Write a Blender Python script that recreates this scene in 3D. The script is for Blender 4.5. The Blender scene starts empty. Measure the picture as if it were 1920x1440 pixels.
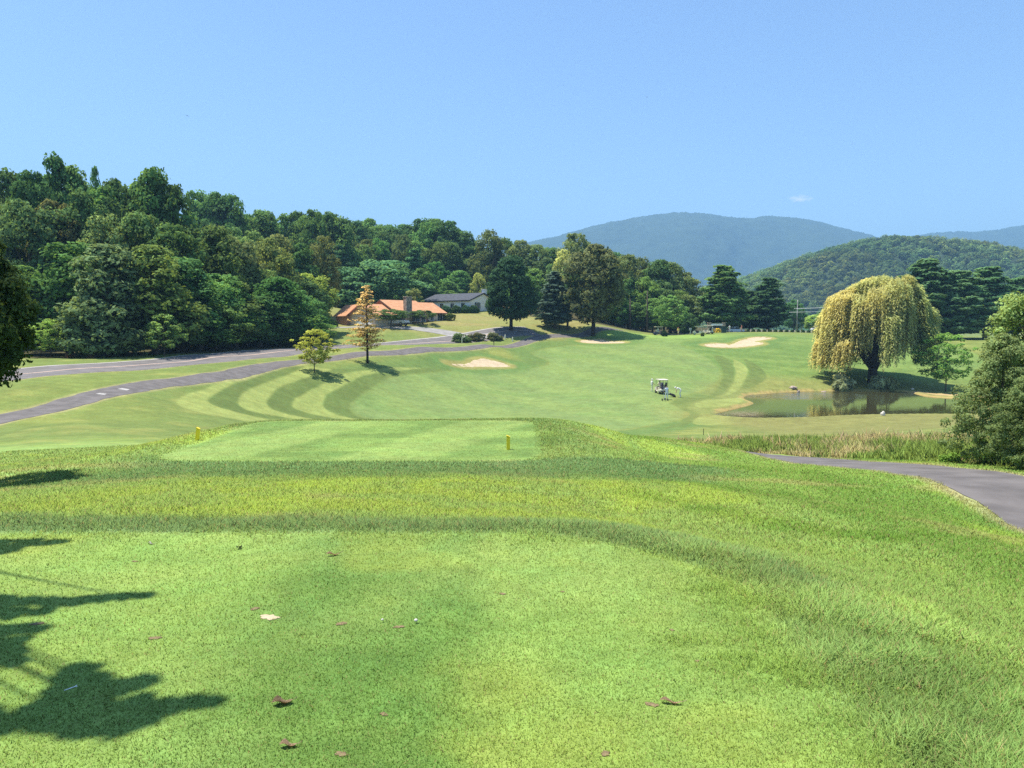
import bpy, bmesh, math, random
import numpy as np
from mathutils import Vector, Matrix

C = bpy.context.scene.collection
S = bpy.context.scene
R = math.radians
rng = np.random.default_rng(11)
random.seed(5)

# ------------------------------------------------------------------ camera, sky, sun, exposure
F, PITCH, EYE = 1397.0, math.atan(100 / 1397.0), 1.6
cam = bpy.data.cameras.new('camera'); camo = bpy.data.objects.new('camera', cam); C.objects.link(camo)
camo.location = (0, 0, EYE); camo.rotation_euler = (math.pi / 2 - PITCH, 0, 0)
cam.sensor_width = 36; cam.lens = 36 * F / 1920; cam.clip_start = 0.05; cam.clip_end = 30000
S.camera = camo
SUN_EL, SUN_AZ = R(71), R(72)
SUN_ROT = -SUN_AZ          # azimuth measured left of straight ahead
SUN = Vector((-math.sin(SUN_AZ) * math.cos(SUN_EL), math.cos(SUN_AZ) * math.cos(SUN_EL), math.sin(SUN_EL)))
w = bpy.data.worlds.new('World'); S.world = w; w.use_nodes = True
nt = w.node_tree; nt.nodes.clear()
sky = nt.nodes.new('ShaderNodeTexSky'); sky.sky_type = 'NISHITA'; sky.sun_disc = False
sky.sun_elevation = SUN_EL; sky.sun_rotation = SUN_ROT; sky.air_density = 1.0; sky.dust_density = 0.3; sky.ozone_density = 5.0; sky.altitude = 300
bg = nt.nodes.new('ShaderNodeBackground'); bg.inputs[1].default_value = 0.13
out = nt.nodes.new('ShaderNodeOutputWorld')
# one small wisp of cloud in the sky
tc = nt.nodes.new('ShaderNodeTexCoord')
cd = Vector(((1491 - 960) / F, 1.0, (620 - 377) / F)).normalized()
side = Vector((cd.y, -cd.x, 0)).normalized(); upv = side.cross(cd)
def wdot(v, k):
    d = nt.nodes.new('ShaderNodeVectorMath'); d.operation = 'DOT_PRODUCT'; d.inputs[1].default_value = v
    nt.links.new(tc.outputs['Generated'], d.inputs[0])
    m = nt.nodes.new('ShaderNodeMath'); m.operation = 'MULTIPLY'; m.inputs[1].default_value = k
    nt.links.new(d.outputs['Value'], m.inputs[0]); return m.outputs[0]
cx = nt.nodes.new('ShaderNodeCombineXYZ')
nt.links.new(wdot(side, 70.0), cx.inputs[0]); nt.links.new(wdot(upv, 190.0), cx.inputs[1])
ln_ = nt.nodes.new('ShaderNodeVectorMath'); ln_.operation = 'LENGTH'; nt.links.new(cx.outputs[0], ln_.inputs[0])
no = nt.nodes.new('ShaderNodeTexNoise'); no.inputs['Scale'].default_value = 1.6; no.inputs['Detail'].default_value = 5
nt.links.new(cx.outputs[0], no.inputs['Vector'])
sb = nt.nodes.new('ShaderNodeMath'); sb.operation = 'SUBTRACT'; nt.links.new(no.outputs[0], sb.inputs[0])
s2 = nt.nodes.new('ShaderNodeMath'); s2.operation = 'MULTIPLY'; s2.inputs[1].default_value = 0.42
nt.links.new(ln_.outputs['Value'], s2.inputs[0]); nt.links.new(s2.outputs[0], sb.inputs[1])
mr = nt.nodes.new('ShaderNodeMapRange'); mr.inputs[1].default_value = 0.1; mr.inputs[2].default_value = 0.5; mr.inputs[4].default_value = 0.75
nt.links.new(sb.outputs[0], mr.inputs[0])
fw = nt.nodes.new('ShaderNodeMath'); fw.operation = 'GREATER_THAN'; fw.inputs[1].default_value = 0.0
nt.links.new(wdot(cd, 1.0), fw.inputs[0])
fm = nt.nodes.new('ShaderNodeMath'); fm.operation = 'MULTIPLY'; nt.links.new(mr.outputs[0], fm.inputs[0]); nt.links.new(fw.outputs[0], fm.inputs[1])
mx = nt.nodes.new('ShaderNodeMix'); mx.data_type = 'RGBA'; mx.inputs[7].default_value = (5.6, 5.9, 6.3, 1)
nt.links.new(fm.outputs[0], mx.inputs[0]); nt.links.new(sky.outputs[0], mx.inputs[6])
nt.links.new(mx.outputs[2], bg.inputs[0]); nt.links.new(bg.outputs[0], out.inputs[0])
sl = bpy.data.lights.new('sun', 'SUN'); sl.energy = 4.5; sl.angle = R(0.5); sl.color = (1.0, 0.95, 0.86)
so = bpy.data.objects.new('sun', sl); C.objects.link(so); so.rotation_euler = SUN.to_track_quat('Z', 'Y').to_euler()
S.view_settings.view_transform = 'Standard'; S.view_settings.look = 'None'
S.view_settings.exposure = 0.86; S.view_settings.gamma = 1.0; S.view_settings.use_curve_mapping = False
S.render.engine = 'CYCLES'
S.cycles.max_bounces = 6; S.cycles.diffuse_bounces = 3; S.cycles.glossy_bounces = 3; S.cycles.transmission_bounces = 4
S.cycles.volume_bounces = 0; S.cycles.use_denoising = False; S.cycles.denoiser = 'OPENIMAGEDENOISE'
S.cycles.sample_clamp_indirect = 6.0

# ------------------------------------------------------------------ helpers
def tag(o, label=None, cat=None, group=None, kind=None):
    if label: o['label'] = label
    if cat: o['category'] = cat
    if group: o['group'] = group
    if kind: o['kind'] = kind
    return o

def mesh_np(name, V, faces, mats=(), tint=None, mi=None, smooth=False, cn=None):
    """faces: list of int arrays (n,3) or (n,4)"""
    me = bpy.data.meshes.new(name)
    V = np.asarray(V, dtype=np.float32)
    faces = [np.asarray(f, dtype=np.int32) for f in faces if len(f)]
    me.vertices.add(len(V)); me.vertices.foreach_set('co', V.ravel())
    li = np.concatenate([f.ravel() for f in faces]); tot = np.concatenate([np.full(len(f), f.shape[1], np.int32) for f in faces])
    st = np.concatenate([[0], np.cumsum(tot)[:-1]]).astype(np.int32)
    me.loops.add(len(li)); me.loops.foreach_set('vertex_index', li)
    me.polygons.add(len(tot)); me.polygons.foreach_set('loop_start', st)
    if mi is not None: me.polygons.foreach_set('material_index', np.asarray(mi, np.int32))
    if smooth: me.polygons.foreach_set('use_smooth', np.ones(len(tot), bool))
    me.update(calc_edges=True)
    if tint is not None:
        t = np.ones((len(V), 4), np.float32); t[:, :3] = tint
        at = me.attributes.new('tint', 'FLOAT_COLOR', 'POINT'); at.data.foreach_set('color', t.ravel())
    if cn is not None:
        at = me.attributes.new('cn', 'FLOAT_VECTOR', 'POINT'); at.data.foreach_set('vector', np.asarray(cn, np.float32).ravel())
    for m in mats: me.materials.append(m)
    return me

def link(name, me, parent=None, loc=None):
    o = bpy.data.objects.new(name, me); C.objects.link(o)
    if parent is not None: o.parent = parent
    if loc is not None: o.location = loc
    return o

def empty(name, loc=(0, 0, 0), rz=0, sc=(1, 1, 1)):
    o = bpy.data.objects.new(name, None); C.objects.link(o); o.location = loc; o.rotation_euler = (0, 0, rz); o.scale = sc
    o.empty_display_size = 0.3
    return o

def copy_tree(o, parent=None):
    c = o.copy(); C.objects.link(c)
    if parent is not None: c.parent = parent
    for ch in list(o.children): copy_tree(ch, c)
    return c

class MB:
    """collects boxes, tubes, prisms into one mesh"""
    def __init__(s): s.bm = bmesh.new()
    def box(s, x0, x1, y0, y1, z0, z1, bev=0.0):
        r = bmesh.ops.create_cube(s.bm, size=1)
        for v in r['verts']:
            v.co = Vector(((x0 + x1) / 2 + v.co.x * (x1 - x0), (y0 + y1) / 2 + v.co.y * (y1 - y0), (z0 + z1) / 2 + v.co.z * (z1 - z0)))
        if bev:
            es = list({e for v in r['verts'] for e in v.link_edges})
            bmesh.ops.bevel(s.bm, geom=es, offset=bev, segments=2, affect='EDGES', profile=0.6)
        return s
    def prism(s, pts, axis, a, b, bev=0.0):
        """pts: closed 2d outline; axis 'x': pts=(y,z); 'y': pts=(x,z); 'z': pts=(x,y)"""
        def mk(p, t): return {'x': (t, p[0], p[1]), 'y': (p[0], t, p[1]), 'z': (p[0], p[1], t)}[axis]
        A = [s.bm.verts.new(mk(p, a)) for p in pts]; B = [s.bm.verts.new(mk(p, b)) for p in pts]
        n = len(pts); fs = [s.bm.faces.new(A), s.bm.faces.new(B[::-1])]
        for i in range(n): fs.append(s.bm.faces.new((A[i], B[i], B[(i + 1) % n], A[(i + 1) % n])))
        bmesh.ops.recalc_face_normals(s.bm, faces=fs)
        if bev:
            es = list({e for f in fs for e in f.edges}); bmesh.ops.bevel(s.bm, geom=es, offset=bev, segments=2, affect='EDGES')
        return s
    def tube(s, pts, radii, n=8, cap=True):
        pts = [Vector(p) for p in pts]; rings = []
        if not hasattr(radii, '__len__'): radii = [radii] * len(pts)
        for i, p in enumerate(pts):
            d = (pts[min(i + 1, len(pts) - 1)] - pts[max(i - 1, 0)]).normalized()
            u = d.cross(Vector((0, 0, 1)) if abs(d.z) < 0.9 else Vector((1, 0, 0))).normalized(); v = d.cross(u)
            rings.append([s.bm.verts.new(p + (u * math.cos(2 * math.pi * k / n) + v * math.sin(2 * math.pi * k / n)) * radii[i]) for k in range(n)])
        for a, b in zip(rings, rings[1:]):
            for k in range(n): s.bm.faces.new((a[k], b[k], b[(k + 1) % n], a[(k + 1) % n]))
        if cap: s.bm.faces.new(rings[0]); s.bm.faces.new(rings[-1][::-1])
        return s
    def ball(s, c, r, sub=2, sc=(1, 1, 1)):
        q = bmesh.ops.create_icosphere(s.bm, subdivisions=sub, radius=r)
        for v in q['verts']: v.co = Vector((v.co.x * sc[0] + c[0], v.co.y * sc[1] + c[1], v.co.z * sc[2] + c[2]))
        return s
    def poly(s, pts): s.bm.faces.new([s.bm.verts.new(p) for p in pts]); return s
    def build(s, name, mat, parent=None, loc=None, smooth=False):
        bmesh.ops.recalc_face_normals(s.bm, faces=s.bm.faces)
        me = bpy.data.meshes.new(name); s.bm.to_mesh(me); s.bm.free(); me.materials.append(mat)
        if smooth: me.polygons.foreach_set('use_smooth', np.ones(len(me.polygons), bool))
        return link(name, me, parent, loc)

def ray(px, py):
    px = np.asarray(px, float); py = np.asarray(py, float)
    rx = (px - 960) / F; u = (720 - py) / F
    y = math.cos(PITCH) + u * math.sin(PITCH); z = -math.sin(PITCH) + u * math.cos(PITCH)
    return rx / y, z / y
def xat(px, Y, py=640.0): return float(ray(px, py)[0]) * Y
def zat(py, Y): return EYE + float(ray(960, py)[1]) * Y

def hash2(ix, iy, seed):
    h = (ix * 374761393 + iy * 668265263 + seed * 974634777) & 0xffffffff
    h = ((h ^ (h >> 13)) * 1274126177) & 0xffffffff
    return ((h ^ (h >> 16)) & 0xffff) / 65535.0
def vnoise(x, y, seed=0):
    ix = np.floor(x).astype(np.int64); iy = np.floor(y).astype(np.int64); fx = x - ix; fy = y - iy
    fx = fx * fx * (3 - 2 * fx); fy = fy * fy * (3 - 2 * fy)
    a = hash2(ix, iy, seed); b = hash2(ix + 1, iy, seed); c = hash2(ix, iy + 1, seed); d = hash2(ix + 1, iy + 1, seed)
    return (a * (1 - fx) + b * fx) * (1 - fy) + (c * (1 - fx) + d * fx) * fy
def fbm(x, y, seed=0, o=4):
    s = 0; a = 0.5; t = 0
    for i in range(o):
        s = s + a * vnoise(x, y, seed + i * 17); t += a; a *= 0.5; x = x * 2.03 + 3.1; y = y * 2.03 + 7.7
    return s / t
def sstep(a, b, x): t = np.clip((x - a) / (b - a), 0, 1); return t * t * (3 - 2 * t)

# ------------------------------------------------------------------ terrain
P = []   # (px, py, Y) control points
def cp(px, py, Y): P.append((xat(px, Y, py), Y, zat(py, Y)))
def cz(x, Y, z): P.append((x, Y, z))
for x, Y in [(0, .5), (-.4, .8), (.5, .8), (0, 1.4), (-1.2, 1.4), (1, 1.6), (0, 2.7), (-1.5, 2.7), (-3, 3.2), (0, 4), (-2, 4.2), (-3.5, 5.2), (0, 5.3), (-1.6, 5.4), (1.0, 4.6)]: cz(x, Y, 0)
cz(1.7, 2.7, -.02); cz(2.1, 2.6, -.1); cz(3.0, 3.3, -.2); cz(2.2, 4.6, -.12); cz(-1, 6.4, -.10); cz(1, 6.3, -.10); cz(-4, 6.6, -.10); cz(-6, 6, -.05)
cp(960, 905, 11); cp(400, 905, 11); cp(0, 930, 10); cp(960, 866, 15.9); cp(330, 866, 15.9); cp(1500, 950, 9.5); cp(1300, 905, 13); cp(1700, 1050, 7.4); cp(1200, 990, 8.0)
for x in (-7.4, -3.6, 0.4):
    for Y in (16.8, 20, 23): cz(x, Y, -1.25)
cz(-10.5, 17, -1.42); cz(-11.5, 22, -2.0); cz(-3.5, 27.5, -2.6); cz(1.2, 29, -2.9); cz(-8, 27, -2.7); cp(1040, 790, 24.2); cp(1120, 799, 25.3)
cp(1200, 846, 24); cp(1200, 818, 31); cp(1300, 838, 33); cp(1250, 860, 22)
# right-hand cart path
for px, py, Y in [(1380, 848, 34), (1430, 853, 30), (1520, 860, 25), (1620, 872, 20.7), (1750, 886, 17.6), (1890, 915, 14.4), (2000, 990, 11.8)]: cp(px, py, Y)
cz(7.5, 5, -.75); cz(10, 8, -1.3)
# valley floor behind the tees and on the right
cz(-3, 40, -5.2); cz(3, 40, -5.4); cz(-3, 60, -7.3); cz(6, 60, -7.6); cz(13, 42, -5.2); cz(14, 60, -7.0); cz(26, 60, -6.9); cz(22, 42, -5.0); cz(16, 28, -3.2); cz(24, 30, -3.2)
for px, py, Y in [(1440, 787, 82), (1600, 783, 82), (1800, 781, 82), (1400, 797, 76), (1700, 797, 73)]: cp(px, py, Y)
for px, py, Y in [(960, 788, 78), (960, 740, 100), (960, 684, 120), (960, 656, 132), (960, 640.5, 142), (958, 630, 146), (958, 618.5, 150), (958, 604, 165),
                  (1100, 790, 78), (1100, 742, 98), (1100, 690, 120), (1100, 652, 140), (1100, 640, 148), (1100, 628, 158), (1110, 612, 160), (1120, 604, 180), (1040, 610, 160),
                  (1222, 733, 99), (1249, 750, 92), (1273, 745, 93.5), (1240, 792, 79), (1200, 690, 120), (1200, 651, 140), (1200, 636, 150), (1200, 629.5, 158), (1200, 626.5, 170), (1200, 625, 200),
                  (1400, 735, 112), (1400, 690, 128), (1400, 660, 141), (1400, 641, 150), (1400, 627, 162), (1400, 623, 175), (1400, 618, 240), (1300, 700, 119), (1300, 745, 97), (1300, 631, 156),
                  (1370, 775, 87), (1630, 719, 124), (1560, 660, 147), (1560, 626, 172), (1700, 690, 134), (1800, 640, 160), (1800, 634, 175), (1700, 636, 170), (1850, 700, 130), (1780, 733, 117), (1950, 740, 112), (1950, 690, 135), (1950, 640, 165),
                  (640, 783, 73), (640, 740, 81), (640, 692, 90.5), (760, 784, 77), (760, 735, 90), (760, 686, 103), (860, 688, 112), (900, 680, 116), (860, 735, 95),
                  (500, 786, 62), (500, 740, 72), (450, 740, 67), (300, 760, 52), (400, 780, 54), (300, 810, 40), (100, 800, 38), (100, 850, 24.5), (250, 835, 27), (0, 845, 25), (0, 900, 14)]: cp(px, py, Y)
PATH_L = [(-160, 840, 34), (-70, 806, 40.5), (0, 786, 44), (100, 765, 48), (200, 737, 54.5), (300, 719, 62), (400, 706, 70), (470, 693.5, 78.5), (540, 680, 88), (680, 662, 103), (800, 654, 115), (920, 647, 130), (1000, 636, 145), (1100, 628, 158), (1200, 626.5, 167), (1290, 626, 174)]
ROAD = [(-160, 716, 53), (-60, 709, 57), (15, 702, 62), (130, 694, 69), (250, 687, 75), (360, 677, 83), (480, 665, 96), (600, 655.5, 112), (700, 649, 124), (780, 643.5, 134), (860, 639, 142), (930, 634.5, 148), (1000, 631, 152)]
DRIVE = [(600, 612, 152), (660, 612.5, 151), (720, 613.5, 150), (780, 616, 149), (841, 624.5, 147), (885, 632, 145), (935, 634.5, 147)]
for q in PATH_L + ROAD[:-2] + DRIVE[:5]: cp(*q)
for px, py, Y in [(300, 702, 70), (540, 670, 96), (150, 665, 88), (330, 667, 86), (0, 668, 82), (450, 660, 98), (590, 650, 117), (640, 634, 136), (740, 633, 139), (740, 604.5, 160), (840, 600, 165), (640, 606, 160), (880, 581, 195), (900, 600, 172), (700, 591, 200), (600, 593, 190)]: cp(px, py, Y)
for x, Y, z in [(-75, 110, 0), (-70, 150, 7), (-55, 130, 2), (-50, 180, 9), (-80, 250, 20), (-30, 260, 14), (0, 260, 12), (20, 220, 7), (45, 210, 2.0), (60, 260, 1.5), (-150, 150, 9), (-120, 80, 0), (-60, 40, -3.5), (100, 150, -1), (70, 100, -8), (45, 60, -5.5), (40, 30, -2.5)]: cz(x, Y, z)
for a in (-60, -30, 0, 30, 60):
    for r, z in ((420, (22 if a < 0 else 8 if a == 0 else -1)), (900, 0), (3000, -5), (9000, -10)): cz(math.sin(R(a)) * r, math.cos(R(a)) * r, z)
P = np.array(P)
AMAX = R(75)
def alog(x, y):
    r = np.sqrt(x * x + y * y) + 1e-6
    a = np.arctan2(x, y); return np.clip(a, -AMAX, AMAX), np.log(np.maximum(r, 0.4)), a
def tps_k(d2): return 0.5 * d2 * np.log(d2 + 1e-12)
_a, _l, _ = alog(P[:, 0], P[:, 1])
_n = len(P); _K = tps_k((_a[:, None] - _a[None]) ** 2 + (_l[:, None] - _l[None]) ** 2) + np.eye(_n) * 4e-4
_Q = np.c_[np.ones(_n), _a, _l]; _M = np.block([[_K, _Q], [_Q.T, np.zeros((3, 3))]])
_W = np.linalg.solve(_M, np.r_[P[:, 2], 0, 0, 0])
def base_z(x, y):
    x = np.atleast_1d(np.asarray(x, float)); y = np.atleast_1d(np.asarray(y, float)); o = np.empty(len(x))
    a, l, af = alog(x, y)
    for i in range(0, len(x), 20000):
        s = slice(i, i + 20000)
        d2 = (a[s, None] - _a[None]) ** 2 + (l[s, None] - _l[None]) ** 2
        o[s] = tps_k(d2) @ _W[:_n] + _W[_n] + _W[_n + 1] * a[s] + _W[_n + 2] * l[s]
    back = sstep(R(75), R(150), np.abs(af)); o = o * (1 - back) + 0 * back
    far = sstep(1200, 3000, np.hypot(x, y)); return o * (1 - far) - 5 * far
# levelled tee platforms
def rrect(x, y, x0, x1, y0, y1, r):
    dx = np.abs(x - (x0 + x1) / 2) - (x1 - x0) / 2 + r; dy = np.abs(y - (y0 + y1) / 2) - (y1 - y0) / 2 + r
    return np.hypot(np.maximum(dx, 0), np.maximum(dy, 0)) + np.minimum(np.maximum(dx, dy), 0) - r
def d_tee(x, y): return rrect(x, y, -9, 1.35, -4, 5.75, 1.6)       # signed distance, back tee
def d_ftee(x, y): return rrect(x, y, -7.9, 0.55, 16.3, 23.4, 0.8)   # forward tee
def poly_sd(x, y, poly):
    """signed distance to a polygon (negative inside)"""
    poly = np.asarray(poly, float); x = np.asarray(x, float); y = np.asarray(y, float)
    d = np.full(x.shape, 1e18); ins = np.zeros(x.shape, bool); n = len(poly)
    for i in range(n):
        ax, ay = poly[i]; bx, by = poly[(i + 1) % n]; ex, ey = bx - ax, by - ay
        wx, wy = x - ax, y - ay; t = np.clip((wx * ex + wy * ey) / (ex * ex + ey * ey + 1e-12), 0, 1)
        d = np.minimum(d, (wx - ex * t) ** 2 + (wy - ey * t) ** 2)
        c = (ay > y) != (by > y)
        with np.errstate(divide='ignore', invalid='ignore'): ins ^= c & (x < (bx - ax) * (y - ay) / (by - ay + 1e-30) + ax)
    d = np.sqrt(d); return np.where(ins, -d, d)
def line_d(x, y, pts):
    d = np.full(np.shape(x), 1e18)
    for (ax, ay), (bx, by) in zip(pts, pts[1:]):
        ex, ey = bx - ax, by - ay; t = np.clip(((x - ax) * ex + (y - ay) * ey) / (ex * ex + ey * ey), 0, 1)
        d = np.minimum(d, (x - ax - ex * t) ** 2 + (y - ay - ey * t) ** 2)
    return np.sqrt(d)
def unproj(pts, ymin=2.0):
    """first hit of the picture rays on the bare ground -> world x,y"""
    o = []
    Ys = np.geomspace(ymin, 400, 1500)
    for px, py in pts:
        rx, rz = ray(px, py); zz = base_z(rx * Ys, Ys); k = np.argmax(EYE + rz * Ys < zz)
        if k == 0: k = len(Ys) - 1
        a, b = Ys[max(k - 1, 0)], Ys[k]
        fa = EYE + rz * a - zz[max(k - 1, 0)]; fb = EYE + rz * b - zz[k]; t = fa / (fa - fb + 1e-12); t = min(max(t, 0), 1)
        Y = a + (b - a) * t; o.append((float(rx) * Y, Y))
    return o
def smooth_loop(pts, n=4, closed=True):
    pts = [Vector((p[0], p[1])) for p in pts]; o = []; m = len(pts)
    for i in range(m if closed else m - 1):
        p0, p1, p2, p3 = (pts[(i + k) % m] if closed else pts[min(max(i + k, 0), m - 1)] for k in (-1, 0, 1, 2))
        for j in range(n):
            t = j / n; o.append(0.5 * ((2 * p1) + (p2 - p0) * t + (2 * p0 - 5 * p1 + 4 * p2 - p3) * t * t + (3 * p1 - p0 - 3 * p2 + p3) * t ** 3))
    if not closed: o.append(pts[-1])
    return [(v.x, v.y) for v in o]
def cl(pts): return smooth_loop([(xat(px, Y, py), Y) for px, py, Y in pts], 6, False)
path_l = cl(PATH_L); road_c = cl(ROAD); drive_c = cl(DRIVE)
path_r = smooth_loop([(9.9, 41), (9.95, 36), (10.0, 31), (10.0, 26.5), (10.0, 22), (10.2, 18.5), (10.15, 15.6), (9.65, 12.8), (9.0, 10), (8.2, 6), (7.6, 0)], 6, False)
WATER = -8.0
def on_level(pts, lev):
    o = []
    for px, py in pts:
        rx, rz = ray(px, py); Y = (lev - EYE) / rz; o.append((float(rx * Y), float(Y)))
    return o
pond_poly = smooth_loop(on_level([(1338, 778), (1375, 767), (1412, 757), (1396, 749), (1398, 742), (1430, 738.5), (1500, 734), (1570, 733), (1690, 734), (1735, 743), (1790, 747), (1840, 752), (1850, 766), (1830, 777), (1720, 778), (1600, 780), (1500, 784.5), (1400, 785)], WATER), 4)
BL = [[(845, 695), (740, 705), (685, 735), (655, 760), (670, 778), (700, 786)], [(800, 690), (700, 700), (630, 730), (607, 755), (625, 774), (690, 786.5)], [(740, 687), (645, 700), (575, 735), (550, 757), (565, 772), (675, 787)],
      [(625, 692), (565, 710), (520, 730), (500, 752), (515, 770), (590, 787)], [(575, 687), (515, 710), (470, 730), (445, 750), (465, 770), (550, 786)], [(540, 685), (480, 705), (425, 727), (392, 745), (405, 762), (505, 787)], [(500, 687), (425, 715), (360, 735), (330, 750), (360, 770), (455, 788)]]
BL = [smooth_loop(unproj(b_, 40), 5, False) for b_ in BL]
BANDS = [(BL[k] + BL[k + 1][::-1], k % 2) for k in range(6)]     # outline, 1 = light
for pts_, lt in [([(1355, 668), (1372, 680), (1378, 700), (1370, 722), (1345, 742), (1322, 746), (1345, 728), (1356, 705), (1350, 685), (1335, 668)], 0), ([(1378, 674), (1398, 686), (1402, 700), (1392, 722), (1372, 738), (1350, 744), (1372, 723), (1380, 702), (1374, 682)], 1),
                 ([(1395, 672), (1425, 688), (1438, 706), (1420, 722), (1392, 726), (1404, 700)], 0), ([(1305, 757), (1360, 748), (1400, 749), (1375, 761), (1320, 765)], 1), ([(1300, 786), (1340, 784), (1382, 788), (1370, 797), (1310, 799)], 1), ([(1245, 768), (1262, 752), (1340, 745), (1300, 756), (1290, 768), (1310, 780), (1290, 798), (1240, 806), (1282, 788), (1288, 774)], 0)]:
    BANDS.append((smooth_loop(unproj(pts_, 45), 4), lt))
FAIR = BL[0][::-1] + smooth_loop(unproj([(850, 691), (950, 692), (1015, 688), (1030, 678), (1000, 665), (1015, 655), (1075, 647), (1150, 645), (1190, 634), (1290, 632), (1275, 645), (1300, 657), (1335, 678), (1352, 700), (1342, 718), (1300, 737), (1262, 748), (1258, 758), (1284, 772), (1278, 786), (1235, 796)], 45), 4, False) + [(9, 69), (0, 66), (-8, 69)]
BUNK = [unproj([(838, 680), (875, 681), (890, 674), (915, 673), (957, 684), (940, 687), (880, 687), (850, 684)], 90),
        unproj([(1087, 638), (1105, 636), (1130, 635), (1138, 638), (1172, 640), (1165, 642), (1125, 642.5), (1095, 641)], 110),
        unproj([(1319, 646), (1340, 643), (1372, 644), (1392, 637), (1420, 632), (1447, 633), (1440, 636), (1415, 640), (1432, 642), (1425, 646), (1385, 650), (1340, 649.5)], 110)]
BUNK = [smooth_loop(b, 4) for b in BUNK]
def ground_z(x, y, roads=True):
    x = np.atleast_1d(np.asarray(x, float)); y = np.atleast_1d(np.asarray(y, float))
    z = base_z(x, y)
    m = 1 - sstep(-0.1, 0.9, d_tee(x, y)); z = z * (1 - m)
    m = 1 - sstep(-0.6, 3.2, d_ftee(x, y)); z = z * (1 - m) + -1.25 * m
    k = np.hypot(x, y); nearw = 1 - sstep(14, 60, k)
    z = z + nearw * (fbm(x * .9, y * .9, 3, 3) - .5) * .09 * sstep(0.2, 1.2, np.minimum(d_tee(x, y), d_ftee(x, y)))
    z = z + (1 - nearw) * (fbm(x * .07, y * .07, 8, 2) - .5) * .4 * sstep(50, 80, k) * (1 - sstep(200, 300, k))
    sel = (x > 15) & (x < 90) & (y > 70) & (y < 130)
    if sel.any():
        d = poly_sd(x[sel], y[sel], pond_poly); zs = z[sel]
        m = 1 - sstep(0.0, 3.5, d); zs = zs * (1 - m) + m * np.where(zs < WATER + .25, WATER + .25, np.minimum(zs, WATER + .45))
        zs = np.where(d < 0.5, np.minimum(zs, WATER + 0.2 - 0.5 * sstep(0.5, -0.8, d)), zs); z[sel] = zs
    for b in BUNK:
        bb = np.array(b); sel = (x > bb[:, 0].min() - 3) & (x < bb[:, 0].max() + 3) & (y > bb[:, 1].min() - 3) & (y < bb[:, 1].max() + 3)
        if sel.any(): z[sel] -= 0.12 * (1 - sstep(-0.5, 0.15, poly_sd(x[sel], y[sel], b)))
    for ptsx, hw in () if not roads else ((path_l, 1.35), (road_c, 3.9), (drive_c, 2.2), (path_r, 1.3)):
        bb = np.array(ptsx); sel = (x > bb[:, 0].min() - 6) & (x < bb[:, 0].max() + 6) & (y > bb[:, 1].min() - 6) & (y < bb[:, 1].max() + 6)
        if sel.any(): z[sel] -= 0.06 * (1 - sstep(hw - .6, hw - .3, line_d(x[sel], y[sel], ptsx)))
    return z
def gz(x, y): return float(ground_z([x], [y])[0])

# ------------------------------------------------------------------ materials
def mat(name):
    m = bpy.data.materials.new(name); m.use_nodes = True; n = m.node_tree; n.nodes.clear()
    o = n.nodes.new('ShaderNodeOutputMaterial'); return m, n, o
def noise_mat(name, c1, c2, scale=8, rough=.8, bump=0.0, metallic=0.0, detail=6, spec=.3, lo=.35, hi=.65, bscale=None):
    m, n, o = mat(name); b = n.nodes.new('ShaderNodeBsdfPrincipled')
    t = n.nodes.new('ShaderNodeTexCoord'); q = n.nodes.new('ShaderNodeTexNoise'); q.inputs['Scale'].default_value = scale; q.inputs['Detail'].default_value = detail
    n.links.new(t.outputs['Object'], q.inputs['Vector'])
    r = n.nodes.new('ShaderNodeMapRange'); r.inputs[1].default_value = lo; r.inputs[2].default_value = hi; n.links.new(q.outputs[0], r.inputs[0])
    x = n.nodes.new('ShaderNodeMix'); x.data_type = 'RGBA'; x.inputs[6].default_value = (*c1, 1); x.inputs[7].default_value = (*c2, 1)
    n.links.new(r.outputs[0], x.inputs[0]); n.links.new(x.outputs[2], b.inputs['Base Color'])
    b.inputs['Roughness'].default_value = rough; b.inputs['Metallic'].default_value = metallic; b.inputs['Specular IOR Level'].default_value = spec
    if bump:
        q2 = n.nodes.new('ShaderNodeTexNoise'); q2.inputs['Scale'].default_value = bscale or scale * 3; q2.inputs['Detail'].default_value = 6
        n.links.new(t.outputs['Object'], q2.inputs['Vector'])
        u = n.nodes.new('ShaderNodeBump'); u.inputs['Strength'].default_value = 1.0; u.inputs['Distance'].default_value = bump
        n.links.new(q2.outputs[0], u.inputs['Height']); n.links.new(u.outputs[0], b.inputs['Normal'])
    n.links.new(b.outputs[0], o.inputs[0]); return m

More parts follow.
